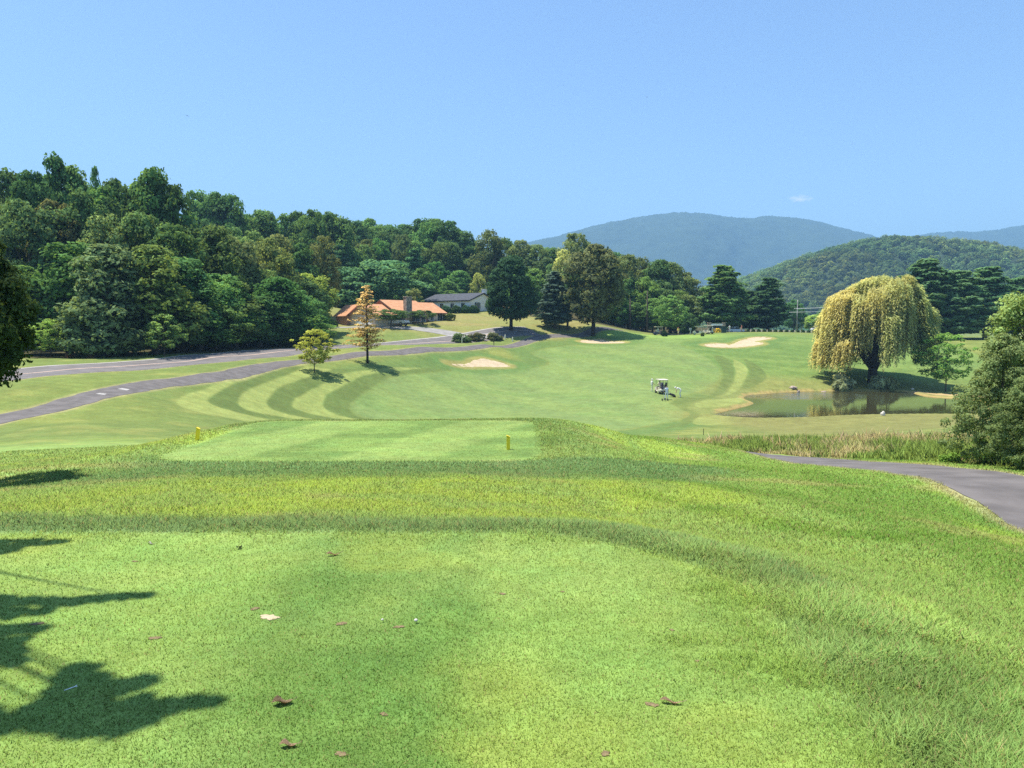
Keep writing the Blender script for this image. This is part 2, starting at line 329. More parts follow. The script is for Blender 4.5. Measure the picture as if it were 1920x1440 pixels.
def ground_mat():
    m, n, o = mat('turf'); b = n.nodes.new('ShaderNodeBsdfPrincipled'); b.inputs['Roughness'].default_value = .9; b.inputs['Specular IOR Level'].default_value = .12
    a = n.nodes.new('ShaderNodeAttribute'); a.attribute_name = 'tint'
    g = n.nodes.new('ShaderNodeNewGeometry')
    def nz(scale, det=4, rg=.6):
        q = n.nodes.new('ShaderNodeTexNoise'); q.inputs['Scale'].default_value = scale; q.inputs['Detail'].default_value = det; q.inputs['Roughness'].default_value = rg
        n.links.new(g.outputs['Position'], q.inputs['Vector']); return q.outputs[0]
    def mrange(v, a0, a1, b0, b1):
        r = n.nodes.new('ShaderNodeMapRange'); r.inputs[1].default_value = a0; r.inputs[2].default_value = a1; r.inputs[3].default_value = b0; r.inputs[4].default_value = b1
        n.links.new(v, r.inputs[0]); return r.outputs[0]
    def mul(p, q):
        x = n.nodes.new('ShaderNodeMath'); x.operation = 'MULTIPLY'; n.links.new(p, x.inputs[0]); n.links.new(q, x.inputs[1]); return x.outputs[0]
    v = mul(mul(mrange(nz(55, 5, .75), .3, .7, .86, 1.14), mrange(nz(6, 5, .7), .3, .7, .8, 1.2)), mul(mrange(nz(.45, 5, .65), .3, .7, .86, 1.14), mrange(nz(1.3, 3, .6), .3, .7, .88, 1.12)))
    x = n.nodes.new('ShaderNodeVectorMath'); x.operation = 'SCALE'; n.links.new(a.outputs['Color'], x.inputs[0]); n.links.new(v, x.inputs['Scale'])
    # yellowish / bluish drift of the sward
    h = n.nodes.new('ShaderNodeHueSaturation'); n.links.new(x.outputs[0], h.inputs['Color']); n.links.new(mrange(nz(1.6, 4, .7), .3, .7, .485, .515), h.inputs['Hue'])
    n.links.new(h.outputs[0], b.inputs['Base Color'])
    bm_ = n.nodes.new('ShaderNodeBump'); bm_.inputs['Strength'].default_value = .35; bm_.inputs['Distance'].default_value = .02
    n.links.new(nz(70, 4, .7), bm_.inputs['Height']); n.links.new(bm_.outputs[0], b.inputs['Normal'])
    n.links.new(b.outputs[0], o.inputs[0]); return m

def leaf_mat(name='leaf', trans=.38, up=0.0, objcol=True, rough=.55, gloss=.0, vary=.2, cn=.6):
    m, n, o = mat(name)
    a = n.nodes.new('ShaderNodeAttribute'); a.attribute_name = 'tint'; col = a.outputs['Color']
    if objcol:
        oi = n.nodes.new('ShaderNodeObjectInfo'); x = n.nodes.new('ShaderNodeMix'); x.data_type = 'RGBA'; x.blend_type = 'MULTIPLY'; x.inputs[0].default_value = 1
        n.links.new(oi.outputs['Color'], x.inputs[6]); n.links.new(col, x.inputs[7])
        h = n.nodes.new('ShaderNodeHueSaturation'); n.links.new(x.outputs[2], h.inputs['Color'])
        r1 = n.nodes.new('ShaderNodeMapRange'); r1.inputs[3].default_value = 1 - vary; r1.inputs[4].default_value = 1 + vary; n.links.new(oi.outputs['Random'], r1.inputs[0]); n.links.new(r1.outputs[0], h.inputs['Value'])
        mm = n.nodes.new('ShaderNodeMath'); mm.operation = 'MULTIPLY'; mm.inputs[1].default_value = 7.31; n.links.new(oi.outputs['Random'], mm.inputs[0])
        fr = n.nodes.new('ShaderNodeMath'); fr.operation = 'FRACT'; n.links.new(mm.outputs[0], fr.inputs[0])
        r2 = n.nodes.new('ShaderNodeMapRange'); r2.inputs[3].default_value = .487; r2.inputs[4].default_value = .514; n.links.new(fr.outputs[0], r2.inputs[0]); n.links.new(r2.outputs[0], h.inputs['Hue'])
        col = h.outputs[0]
    d = n.nodes.new('ShaderNodeBsdfDiffuse'); t = n.nodes.new('ShaderNodeBsdfTranslucent'); n.links.new(col, d.inputs[0])
    tcl = n.nodes.new('ShaderNodeMix'); tcl.data_type = 'RGBA'; tcl.blend_type = 'MULTIPLY'; tcl.inputs[0].default_value = 1; tcl.inputs[7].default_value = (1.25, 1.15, .55, 1)
    n.links.new(col, tcl.inputs[6]); n.links.new(tcl.outputs[2], t.inputs[0])
    if up:
        g = n.nodes.new('ShaderNodeNewGeometry'); v = n.nodes.new('ShaderNodeMix'); v.data_type = 'VECTOR'; v.inputs[0].default_value = up; v.inputs[5].default_value = (0, 0, 1)
        n.links.new(g.outputs['Normal'], v.inputs[4]); nn = n.nodes.new('ShaderNodeVectorMath'); nn.operation = 'NORMALIZE'; n.links.new(v.outputs[1], nn.inputs[0]); n.links.new(nn.outputs[0], d.inputs['Normal'])
    elif cn:
        g = n.nodes.new('ShaderNodeNewGeometry'); a2 = n.nodes.new('ShaderNodeAttribute'); a2.attribute_name = 'cn'
        vt = n.nodes.new('ShaderNodeVectorTransform'); vt.vector_type = 'NORMAL'; vt.convert_from = 'OBJECT'; vt.convert_to = 'WORLD'; n.links.new(a2.outputs['Vector'], vt.inputs[0])
        v = n.nodes.new('ShaderNodeMix'); v.data_type = 'VECTOR'; v.inputs[0].default_value = cn
        n.links.new(g.outputs['Normal'], v.inputs[4]); n.links.new(vt.outputs[0], v.inputs[5]); nn = n.nodes.new('ShaderNodeVectorMath'); nn.operation = 'NORMALIZE'; n.links.new(v.outputs[1], nn.inputs[0]); n.links.new(nn.outputs[0], d.inputs['Normal'])
    s = n.nodes.new('ShaderNodeMixShader'); s.inputs[0].default_value = trans; n.links.new(d.outputs[0], s.inputs[1]); n.links.new(t.outputs[0], s.inputs[2]); fin = s.outputs[0]
    if gloss:
        gl = n.nodes.new('ShaderNodeBsdfGlossy'); gl.inputs['Roughness'].default_value = rough
        s3 = n.nodes.new('ShaderNodeMixShader'); s3.inputs[0].default_value = gloss; n.links.new(fin, s3.inputs[1]); n.links.new(gl.outputs[0], s3.inputs[2]); fin = s3.outputs[0]
    n.links.new(fin, o.inputs[0]); return m

M = {}
M['turf'] = ground_mat()
M['leaf'] = leaf_mat('leaf')
M['blade'] = leaf_mat('blade', trans=.26, up=.86, objcol=False, gloss=.0)
M['bark'] = noise_mat('bark', (.05, .038, .028), (.13, .10, .075), 6, .95, .02)
M['bark_dark'] = noise_mat('bark_dark', (.022, .018, .015), (.06, .048, .038), 6, .95, .02)
M['asphalt'] = noise_mat('asphalt', (.116, .102, .093), (.172, .152, .139), 1.2, .9, .004, bscale=60)
M['road'] = noise_mat('road_surface', (.140, .125, .116), (.195, .175, .163), .8, .9, .004, bscale=50)
M['concrete'] = noise_mat('concrete', (.24, .225, .205), (.34, .32, .29), .7, .9)
M['gravel'] = noise_mat('gravel_edge', (.34, .32, .29), (.50, .47, .43), 9, .95, .01)
M['line'] = noise_mat('road_paint', (.52, .36, .28), (.62, .45, .33), 3, .7)
M['sand'] = noise_mat('sand', (.47, .36, .22), (.57, .45, .29), 1.5, .95, .02, bscale=14)
M['earth'] = noise_mat('earth', (.17, .12, .06), (.27, .20, .10), 40, .95, .006)

# ------------------------------------------------------------------ ground: colour of the sward (species, mowing, wear)
def stripe(d, per, ph=0.0, soft=.18): return sstep(-soft, soft, np.sin((d / per + ph) * 2 * math.pi))
def mixc(c, c2, m): return c * (1 - m[:, None]) + np.asarray(c2)[None] * m[:, None]
LUSH, ROUGH, DARK, LIGHT, FW, YEL, DRY, STRAW = (.168, .268, .066), (.125, .180, .050), (.085, .165, .050), (.222, .282, .085), (.140, .212, .070), (.210, .300, .050), (.275, .285, .085), (.36, .29, .12)
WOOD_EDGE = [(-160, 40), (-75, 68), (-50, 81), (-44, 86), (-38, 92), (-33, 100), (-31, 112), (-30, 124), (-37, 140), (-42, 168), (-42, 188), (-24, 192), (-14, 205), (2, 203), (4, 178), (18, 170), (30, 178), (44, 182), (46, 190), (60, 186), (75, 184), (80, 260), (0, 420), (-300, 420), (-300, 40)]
ST_LINES = [(unproj([(1190, 925), (1300, 948), (1420, 975), (1560, 1000), (1680, 1010)]), .34, .75), (unproj([(1290, 905), (1400, 925), (1480, 935)]), .3, .5), (unproj([(1130, 890), (1230, 905)]), .6, .45), (unproj([(1740, 1004), (1920, 1020)]), .12, .6), (unproj([(860, 962), (980, 970), (1100, 975)]), .12, .6)]
def ground_col(x, y):
    n1 = fbm(x * .35, y * .35, 21, 4); n2 = fbm(x * 1.7, y * 1.7, 31, 4); n3 = fbm(x * .06, y * .06, 41, 3); k = np.hypot(x, y)
    c = np.tile(np.array(ROUGH)[None], (len(x), 1)).astype(float)
    c = mixc(c, (.150, .200, .050), sstep(.4, .65, n3) * .7); c = mixc(c, DRY, sstep(.5, .75, n1) * .35)
    # far yard grass, dry
    yard = sstep(140, 152, y) * (1 - sstep(12, 30, x)); c = mixc(c, (.195, .215, .070), yard * .85)
    c = mixc(c, (.23, .205, .085), yard * sstep(.45, .7, fbm(x * .08, y * .25, 77, 3)) * .6)
    # mown bands along the fairway
    sel = (k > 42) & (k < 200) & (np.abs(x) < 90)
    if sel.any():
        xs, ys = x[sel], y[sel]; d = poly_sd(xs, ys, FAIR); cs = c[sel]; wob = (fbm(xs * .25, ys * .25, 5, 2) - .5) * .8
        left = 1 - sstep(-12, -4, xs - (ys - 85) * .1); lim = np.zeros(len(xs))
        for bp_, lt in BANDS:
            db_ = poly_sd(xs + (fbm(xs * .3, ys * .3, 15, 2) - .5) * .5, ys, bp_); mm_ = (1 - sstep(-.2, .15, db_)) * (.88 + .4 * (fbm(xs * .6, ys * .6, 25, 3) - .5)) * (1 if xs.mean() < 1e9 else 0)
            cs = mixc(cs, LIGHT if lt else (.098, .148, .042), np.clip(mm_, 0, 1)); lim = np.maximum(lim, mm_)
        # darker collar round the rest of the fairway
        col = sstep(0, .8, d) * (1 - sstep(3.5, 6, d)) * (1 - np.clip(lim, 0, 1)); cs = mixc(cs, (.090, .165, .048), col * .7)
        rl = sstep(14, 22, xs) * sstep(118, 130, ys) * (1 - sstep(160, 172, ys)) * (1 - np.clip(lim, 0, 1)); cs = mixc(cs, (.105, .190, .050), rl * .75)
        cs = mixc(cs, (.16, .24, .065), rl * .55 * sstep(.5, .6, fbm(xs * .1 + ys * .03, ys * .42, 66, 3)))
        f = 1 - sstep(-.6, .4, d + wob * .3)
        fc = mixc(np.tile(np.array(FW)[None], (len(xs), 1)), (.178, .258, .075), stripe(xs * .8 + ys * .6, 9.5, .1, .8) * .45)
        fc = mixc(fc, (.125, .225, .055), sstep(138, 156, ys) * .6); fc = mixc(fc, (.120, .208, .060), sstep(.52, .7, fbm(xs * .09, ys * .3, 51, 3)) * .5)
        cs = cs * (1 - f[:, None]) + fc * f[:, None]
        gr = 1 - sstep(0, 1, np.hypot((xs - 31) / 10.5, (ys - 158.5) / 4.2) - .9); cs = mixc(cs, (.185, .30, .07), gr * (1 - sstep(155, 164, np.where(ys > 163, 200, 0))))
        for b in BUNK:
            db = poly_sd(xs, ys, b); cs = mixc(cs, (.095, .175, .050), (1 - sstep(1.5, 4.5, db)) * sstep(.3, 1.2, db) * .85); cs = mixc(cs, (.27, .25, .085), (1 - sstep(.5, 1.4, db)) * .7)
        dp = poly_sd(xs, ys, pond_poly)
        cs = mixc(cs, (.20, .215, .070), (1 - sstep(3, 9, dp)) * .55 * (1 - .7 * np.clip(lim, 0, 1)))
        cs = mixc(cs, (.34, .27, .11), (1 - sstep(.2, .8, dp + (fbm(xs * .6, ys * .6, 9, 3) - .5) * 1.3)) * sstep(84, 89, ys) * .75)
        # worn strip on the far bank to the right
        wd = line_d(xs, ys, [(57, 117), (66, 113), (74, 108)]); cs = mixc(cs, (.42, .32, .17), (1 - sstep(.6, 1.7, wd)) * .8)
        c[sel] = cs
    # banks by the near end of the pond
    nb = sstep(18, 26, x) * sstep(56, 64, y) * (1 - sstep(82, 85, y)); c = mixc(c, (.165, .175, .060), nb * .85)
    # lush slope round the tees
    lw = 1 - sstep(26, 42, k); c = mixc(c, LUSH, lw)
    lushR = sstep(1.5, 6, x) * lw; c = mixc(c, (.155, .270, .050), lushR * .8)
    st = sstep(.52, .66, fbm((x * .9 + y * .2) * .55, (y - x * .35) * .22, 55, 3)); c = mixc(c, (.085, .180, .028), st * lw * sstep(.5, 3, x) * .55)
    for ln_pts, w_, a_ in ST_LINES: c = mixc(c, (.080, .175, .022), (1 - sstep(w_ * .3, w_ * 1.25, line_d(x, y, ln_pts) + (n2 - .5) * .5)) * a_ * lw)
    ye = sstep(6.4, 7.4, y) * (1 - sstep(10.6, 12.6, y + (n1 - .5) * 4)) * (1 - sstep(1.0, 4.5, x)) * sstep(-7.5, -4, x); c = mixc(c, YEL, ye * (.25 + .6 * sstep(.38, .62, n2)))
    c = mixc(c, (.25, .36, .05), lw * sstep(.58, .75, fbm(x * .7, y * .4, 71, 3)) * .5)
    c = mixc(c, (.27, .27, .10), lw * sstep(.6, .75, fbm(x * .5 + 9, y * .9, 91, 3)) * .5 * sstep(5, 9, k))
    dt = d_tee(x, y); df = d_ftee(x, y)
    e1 = (1 - sstep(.75, 1.25, dt + (n2 - .5) * .5)) * sstep(.0, .18, dt); c = mixc(c, (.085, .155, .060), e1 * (.62 + .5 * (n2 - .5)) * (1 - .6 * sstep(.6, 1.3, x) * (1 - sstep(4.3, 5.2, y))))
    e2 = sstep(.1, .35, df) * (1 - sstep(3.2, 5.2, df + (n1 - .5) * 2.5)) * (y < 17) ; c = mixc(c, (.080, .160, .055), np.clip(e2 * .75 * sstep(-9.5, -7, x), 0, 1))
    e3 = sstep(.1, .3, df) * (1 - sstep(.9, 2.4, df + (n2 - .5))) * (y >= 17) * (x > 0); c = mixc(c, (.095, .180, .050), np.clip(e3 * .8, 0, 1) * sstep(.3, .6, n2))
    e4 = sstep(.1, .3, df) * (1 - sstep(.5, 1.1, df + (n2 - .5) * .8)) * (y > 22); c = mixc(c, (.10, .155, .045), np.clip(e4 * .8, 0, 1))
    # back tee: close-mown, soft lanes
    m = 1 - sstep(-.05, .12, dt + (n2 - .5) * .12)
    tcol = mixc(np.tile(np.array((.146, .240, .050))[None], (len(x), 1)), (.082, .165, .032), sstep(-1.6, -.9, x + (n1 - .5) * .5 + y * .05) * (1 - sstep(-.35, .0, x + (n1 - .5) * .3)) * (.65 + .5 * n2))
    tcol = mixc(tcol, (.180, .270, .066), sstep(.42, .62, n1) * .45); tcol = mixc(tcol, (.195, .265, .048), sstep(.5, .7, fbm(x * 1.1, y * 1.1, 81, 3)) * .5)
    c = c * (1 - m[:, None]) + tcol * m[:, None]
    # forward tee: diagonal mowing lanes
    m = 1 - sstep(-.1, .15 + 2.2 * sstep(-.5, .8, x) * (1 - sstep(2.9, 3.9, np.abs(y - 20.0))) , df + (n2 - .5) * .9 * sstep(-1.5, .5, x))
    fl = mixc(np.tile(np.array((.155, .235, .058))[None], (len(x), 1)), (.092, .165, .036), stripe(x - (y - 20) * .35, 4.4, .12, .35) * .75); fl = mixc(fl, (.17, .27, .06), sstep(.5, .7, fbm(x * .5, y * 1.4, 101, 3)) * .5)
    c = c * (1 - m[:, None]) + fl * m[:, None]
    for pth_, hw_ in ((path_l, 1.2), (path_r, 1.35), (road_c, 3.7)):
        bb = np.array(pth_); sel = (x > bb[:, 0].min() - 3) & (x < bb[:, 0].max() + 3) & (y > bb[:, 1].min() - 3) & (y < bb[:, 1].max() + 3)
        if sel.any(): dd = np.abs(line_d(x[sel], y[sel], pth_) - hw_); c[sel] = mixc(c[sel], (.30, .275, .15), (1 - sstep(.08, .38 + k[sel] * .002, dd)) * (.25 + .6 * n2[sel]))
    # under the tall grass, woodland floor
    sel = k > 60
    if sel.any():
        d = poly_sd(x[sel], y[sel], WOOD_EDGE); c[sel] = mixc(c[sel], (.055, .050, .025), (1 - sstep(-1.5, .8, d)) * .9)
    far_ = sstep(24, 40, k)[:, None]; return c * (np.array([1.46, 1.34, 1.45])[None] * (1 - far_) + np.array([1.24, 1.12, 1.02])[None] * far_)

ang = np.concatenate([np.linspace(-180, -60, 40, endpoint=False), np.linspace(-60, -38, 60, endpoint=False), np.linspace(-38, 38, 800, endpoint=False), np.linspace(38, 60, 60, endpoint=False), np.linspace(60, 180, 40, endpoint=False)])
rad = np.concatenate([np.geomspace(.25, 2.2, 16, endpoint=False), np.geomspace(2.2, 230, 860, endpoint=False), np.geomspace(230, 12000, 60)])
na, nr = len(ang), len(rad)
gx = (rad[:, None] * np.sin(np.radians(ang))[None]).ravel(); gy = (rad[:, None] * np.cos(np.radians(ang))[None]).ravel()
GV = np.c_[gx, gy, ground_z(gx, gy)]
GV = np.r_[GV, [[0, 0, 0]]]
i = np.arange(nr - 1)[:, None] * na + np.arange(na)[None]; j = np.arange(nr - 1)[:, None] * na + (np.arange(na)[None] + 1) % na
quads = np.stack([i, j, j + na, i + na], -1).reshape(-1, 4)
fan = np.stack([np.full(na, nr * na), (np.arange(na) + 1) % na, np.arange(na)], -1)
GC = ground_col(GV[:, 0], GV[:, 1])
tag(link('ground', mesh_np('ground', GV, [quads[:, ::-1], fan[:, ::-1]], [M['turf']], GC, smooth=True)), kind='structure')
del GV, GC, gx, gy, quads

# ------------------------------------------------------------------ sheets lying on the ground
def ribbon(name, pts, hw, m, dz, kind='structure', off=0.0, across=7, wob=0.0):
    p = np.array(pts); seg = np.r_[0, np.cumsum(np.hypot(*np.diff(p, axis=0).T))]
    s = np.linspace(0, seg[-1], max(5, int(seg[-1] / .5))); q = np.c_[np.interp(s, seg, p[:, 0]), np.interp(s, seg, p[:, 1])]
    d = np.gradient(q, axis=0); d /= np.linalg.norm(d, axis=1)[:, None]; nrm = np.c_[d[:, 1], -d[:, 0]]
    ww = hw + wob * (fbm(s * .7, s * 0, 3, 3) - .5) * 2; w2 = hw + wob * (fbm(s * .7, s * 0 + 40, 4, 3) - .5) * 2
    t = np.linspace(-1, 1, across)
    wid = np.where(t[None] < 0, ww[:, None], w2[:, None]); XY = q[:, None] + nrm[:, None] * (t[None] * wid + off)[..., None]
    x, y = XY[..., 0].ravel(), XY[..., 1].ravel(); V = np.c_[x, y, ground_z(x, y, False) + dz]
    i = np.arange(len(s) - 1)[:, None] * across + np.arange(across - 1)[None]
    f = np.stack([i, i + 1, i + across + 1, i + across], -1).reshape(-1, 4)
    return tag(link(name, mesh_np(name, V, [f], [m], smooth=True)), kind=kind)
ribbon('cart_path', path_l, 1.2, M['asphalt'], .012, wob=.18)
ribbon('cart_path', path_r, 1.35, M['asphalt'], .012, wob=.12)
ribbon('road', road_c, 3.7, M['road'], .004)
ribbon('driveway', drive_c, 1.8, M['concrete'], .008)
ribbon('road_line', road_c, .14, M['line'], .009, across=3)
ribbon('road_edge', road_c, .2, M['gravel'], .010, off=-3.6, across=3, wob=.12)
def sheet(name, poly, m, dz, step=.4, level=None, rim=0.0):
    b = np.array(poly); n = len(b); c = b.mean(0); K = 10
    V = []; F_ = []
    for k in range(K + 1): V.append(c + (b - c) * (k / K if k else .001))
    V = np.concatenate(V); f = []
    for k in range(K):
        for i in range(n): f.append((k * n + i, k * n + (i + 1) % n, (k + 1) * n + (i + 1) % n, (k + 1) * n + i))
    z = ground_z(V[:, 0], V[:, 1], False) + dz if level is None else np.full(len(V), level)
    return link(name, mesh_np(name, np.c_[V, z], [np.array(f)[:, ::-1]], [m], smooth=True))
i_ = 14
for q0, q1, hw_ in [(7.5, 8.9, .85), (23.2, 23.8, .3), (20.2, 20.7, .25)]:
    pl_ = np.array(path_l); sg_ = np.r_[0, np.cumsum(np.hypot(*np.diff(pl_, axis=0).T))]; ss_ = np.linspace(q0, q1, 6); ribbon('path_patch', list(zip(np.interp(ss_, sg_, pl_[:, 0]), np.interp(ss_, sg_, pl_[:, 1]))), hw_, M['gravel'], .017, wob=.25)
def scan_sheet(name, poly, m, dz, st=.25):
    """fine grid of cells kept inside the outline"""
    b = np.array(poly); xs = np.arange(b[:, 0].min() - 1, b[:, 0].max() + 1, st); ys = np.arange(b[:, 1].min() - 1, b[:, 1].max() + 1, st)
    X, Y = np.meshgrid(xs, ys); d = poly_sd(X.ravel(), Y.ravel(), poly)
    x, y = X.ravel(), Y.ravel(); z = ground_z(x, y, False) + dz - .35 * sstep(-.05, .3, d + (fbm(x * 1.5, y * 1.5, 6, 3) - .5) * .5); nx = len(xs)
    i = (np.arange(len(ys) - 1)[:, None] * nx + np.arange(nx - 1)[None]).ravel(); f = np.stack([i, i + 1, i + nx + 1, i + nx], -1)
    f = f[(d[f] < .9).all(1)]; u, inv = np.unique(f, return_inverse=True)
    return link(name, mesh_np(name, np.c_[x, y, z][u], [inv.reshape(f.shape)], [m], smooth=True))
for b in BUNK: tag(scan_sheet('sand_bunker', b, M['sand'], .03), kind='structure')
m, n, o = mat('pond_water'); b = n.nodes.new('ShaderNodeBsdfPrincipled'); b.inputs['Base Color'].default_value = (.055, .052, .022, 1); b.inputs['Roughness'].default_value = .03
b.inputs['IOR'].default_value = 1.33; b.inputs['Specular IOR Level'].default_value = .5
q = n.nodes.new('ShaderNodeTexNoise'); q.inputs['Scale'].default_value = 1.2; q.inputs['Detail'].default_value = 4; t = n.nodes.new('ShaderNodeTexCoord')
u = n.nodes.new('ShaderNodeBump'); u.inputs['Strength'].default_value = .3
gp = n.nodes.new('ShaderNodeNewGeometry'); vs_ = n.nodes.new('ShaderNodeVectorMath'); vs_.operation = 'SUBTRACT'; vs_.inputs[1].default_value = (41.5, 110.5, WATER); n.links.new(gp.outputs['Position'], vs_.inputs[0])
vm_ = n.nodes.new('ShaderNodeVectorMath'); vm_.operation = 'MULTIPLY'; vm_.inputs[1].default_value = (.095, .15, 0); n.links.new(vs_.outputs[0], vm_.inputs[0]); vl_ = n.nodes.new('ShaderNodeVectorMath'); vl_.operation = 'LENGTH'; n.links.new(vm_.outputs[0], vl_.inputs[0])
mr_ = n.nodes.new('ShaderNodeMapRange'); mr_.inputs[1].default_value = .7; mr_.inputs[2].default_value = 1.25; mr_.inputs[3].default_value = .45; mr_.inputs[4].default_value = .02; n.links.new(vl_.outputs['Value'], mr_.inputs[0]); n.links.new(mr_.outputs[0], u.inputs['Distance'])
n.links.new(t.outputs['Object'], q.inputs['Vector']); n.links.new(q.outputs[0], u.inputs['Height']); n.links.new(u.outputs[0], b.inputs['Normal']); n.links.new(b.outputs[0], o.inputs[0])
M['water'] = m
pc = np.array(pond_poly); cc = pc.mean(0); wp = [tuple(cc + (p - cc) * (1 + .8 / np.hypot(*(p - cc)))) for p in pc]
tag(sheet('pond', wp, M['water'], 0, level=WATER), kind='structure')

# ------------------------------------------------------------------ mountains
M['ridge'] = noise_mat('wooded_ridge', (.024, .044, .020), (.044, .072, .030), .02, .95, 0)
def ridge(name, sil, Y0, front, back, nx, ny, base, seed, jit, m, x0=None, x1=None):
    sx = [xat(p[0], Y0, p[1]) for p in sil]; sz = [zat(p[1], Y0) for p in sil]
    xs = np.linspace(sx[0], sx[-1], nx); h = np.interp(xs, sx, sz)
    for _ in range(3): h = np.convolve(np.pad(h, 4, mode='edge'), np.ones(9) / 9, 'valid')
    t = np.linspace(-1, 1, ny); X, T = np.meshgrid(xs, t); Yv = Y0 + np.where(T < 0, T * front, T * back)
    sp = fbm(X / 260.0 * (900 / Y0) ** .3 + seed, Yv / 700 + seed, seed, 4); Yv = Yv + np.where(T < 0, (sp - .5) * front * .35 * np.sin(np.pi * np.clip(-T, 0, 1)), 0)
    prof = np.cos(np.clip(np.abs(T), 0, 1) * np.pi / 2) ** 1.15
    Z = base + (h[None] - base) * prof
    r2 = np.random.default_rng(seed); Z = Z + (r2.random(Z.shape) - .5) * jit * np.clip(prof * 4, 0, 1) + (fbm(X / 60, Yv / 60, seed + 3, 3) - .5) * jit * 1.5 * np.clip(prof * 4, 0, 1)
    i = (np.arange(ny - 1)[:, None] * nx + np.arange(nx - 1)[None]).ravel(); f = np.stack([i, i + 1, i + nx + 1, i + nx], -1)
    tag(link(name, mesh_np(name, np.c_[X.ravel(), Yv.ravel(), Z.ravel()], [f], [m])), kind='structure')
    return xs, h
SIL1 = [(p_[0], p_[1] + 7) for p_ in [(-700, 640), (300, 560), (700, 500), (900, 468), (980, 452), (1050, 437), (1100, 421), (1150, 411), (1200, 402), (1235, 396), (1272, 394), (1300, 396), (1335, 400), (1372, 408), (1400, 404), (1440, 400), (1480, 402), (1530, 411), (1580, 426), (1620, 438), (1650, 448), (1750, 480), (1900, 530), (2300, 620)]]
ridge('mountain', SIL1, 4200, 1000, 1500, 700, 200, -10, 4, 9, M['ridge'])
SIL2 = [(1300, 600), (1500, 500), (1620, 462), (1700, 444), (1760, 436), (1820, 437), (1870, 432), (1930, 423), (2050, 410), (2300, 430), (2700, 560)]
ridge('mountain', SIL2, 4350, 500, 1500, 420, 140, -10, 9, 12, M['ridge'])
SIL3 = [(p_[0], p_[1] + 6) for p_ in [(1180, 610), (1290, 575), (1340, 545), (1400, 524), (1450, 505), (1500, 488), (1550, 471), (1600, 458), (1640, 450), (1680, 446), (1720, 448), (1760, 452), (1800, 458), (1850, 466), (1900, 478), (1960, 488), (2100, 520), (2400, 600)]]
hill_x, hill_h = ridge('wooded_hill', SIL3, 900, 210, 300, 260, 90, -3, 14, 3, M['ridge'])

# ------------------------------------------------------------------ foliage
def unit(v): return v / (np.linalg.norm(v, axis=-1, keepdims=True) + 1e-9)
def leaves(cen, nrm, size, rg, elong=1.5, rand=.6, dirs=None, sizevar=.35):
    """one rhombus per centre; nrm = preferred facing"""
    n = len(cen); nn = unit(nrm + rg.normal(size=(n, 3)) * rand)
    a = rg.normal(size=(n, 3)) if dirs is None else dirs + rg.normal(size=(n, 3)) * .25
    a = unit(a - nn * (a * nn).sum(1, keepdims=True)); b = np.cross(nn, a)
    s = (size * (1 + (rg.random(n) - .5) * 2 * sizevar))[:, None] if not hasattr(size, '__len__') else np.asarray(size)[:, None]
    V = np.stack([cen - a * s * elong * .5, cen + b * s * .5 + nn * s * .12, cen + a * s * elong * .5, cen - b * s * .5 + nn * s * .12], 1).reshape(-1, 3)
    return V, np.arange(n * 4).reshape(-1, 4)
def tint_of(n, rg, lo=.7, hi=1.3): return np.repeat(lo + (hi - lo) * rg.random(n), 4)[:, None] * np.ones((1, 3))
def clumps_to_mesh(name, cs, rs, per, size, rg, flat=.75, upb=.45, elong=1.5, rand=.65, tintv=None):
    """leafy clumps: leaves spread over and inside flattened balls"""
    n = len(cs); idx = np.repeat(np.arange(n), per); k = len(idx)
    d = unit(rg.normal(size=(k, 3))); d[:, 2] = np.where(rg.random(k) < .55, np.abs(d[:, 2]), d[:, 2])
    rr = rs[idx] * (.55 + .5 * rg.random(k)); off = d * rr[:, None]; off[:, 2] *= flat
    V, f = leaves(cs[idx] + off, d + np.array([0, 0, upb]), size, rg, elong, rand)
    t = tint_of(k, rg); cl = (.8 + .4 * rg.random(n))[idx]; t = t * np.repeat(cl, 4)[:, None]
    if tintv is not None: t = t * np.repeat(tintv[idx], 4, axis=0)
    cd_ = cs - cs.mean(0); cd_ /= (np.abs(cd_).max(0) + 1e-6); nn_ = unit(unit(d) + unit(cd_)[idx] * .7 + np.array([0, 0, .25]))
    return mesh_np(name, V, [f], [M['leaf']], t, cn=np.repeat(nn_, 4, axis=0))
def trunk_mesh(name, limbs, m, n=7):
    b = MB()
    for pts, rad in limbs: b.tube(pts, rad, n)
    me = bpy.data.meshes.new(name); bmesh.ops.recalc_face_normals(b.bm, faces=b.bm.faces); b.bm.to_mesh(me); b.bm.free(); me.materials.append(m)
    me.polygons.foreach_set('use_smooth', np.ones(len(me.polygons), bool)); return me

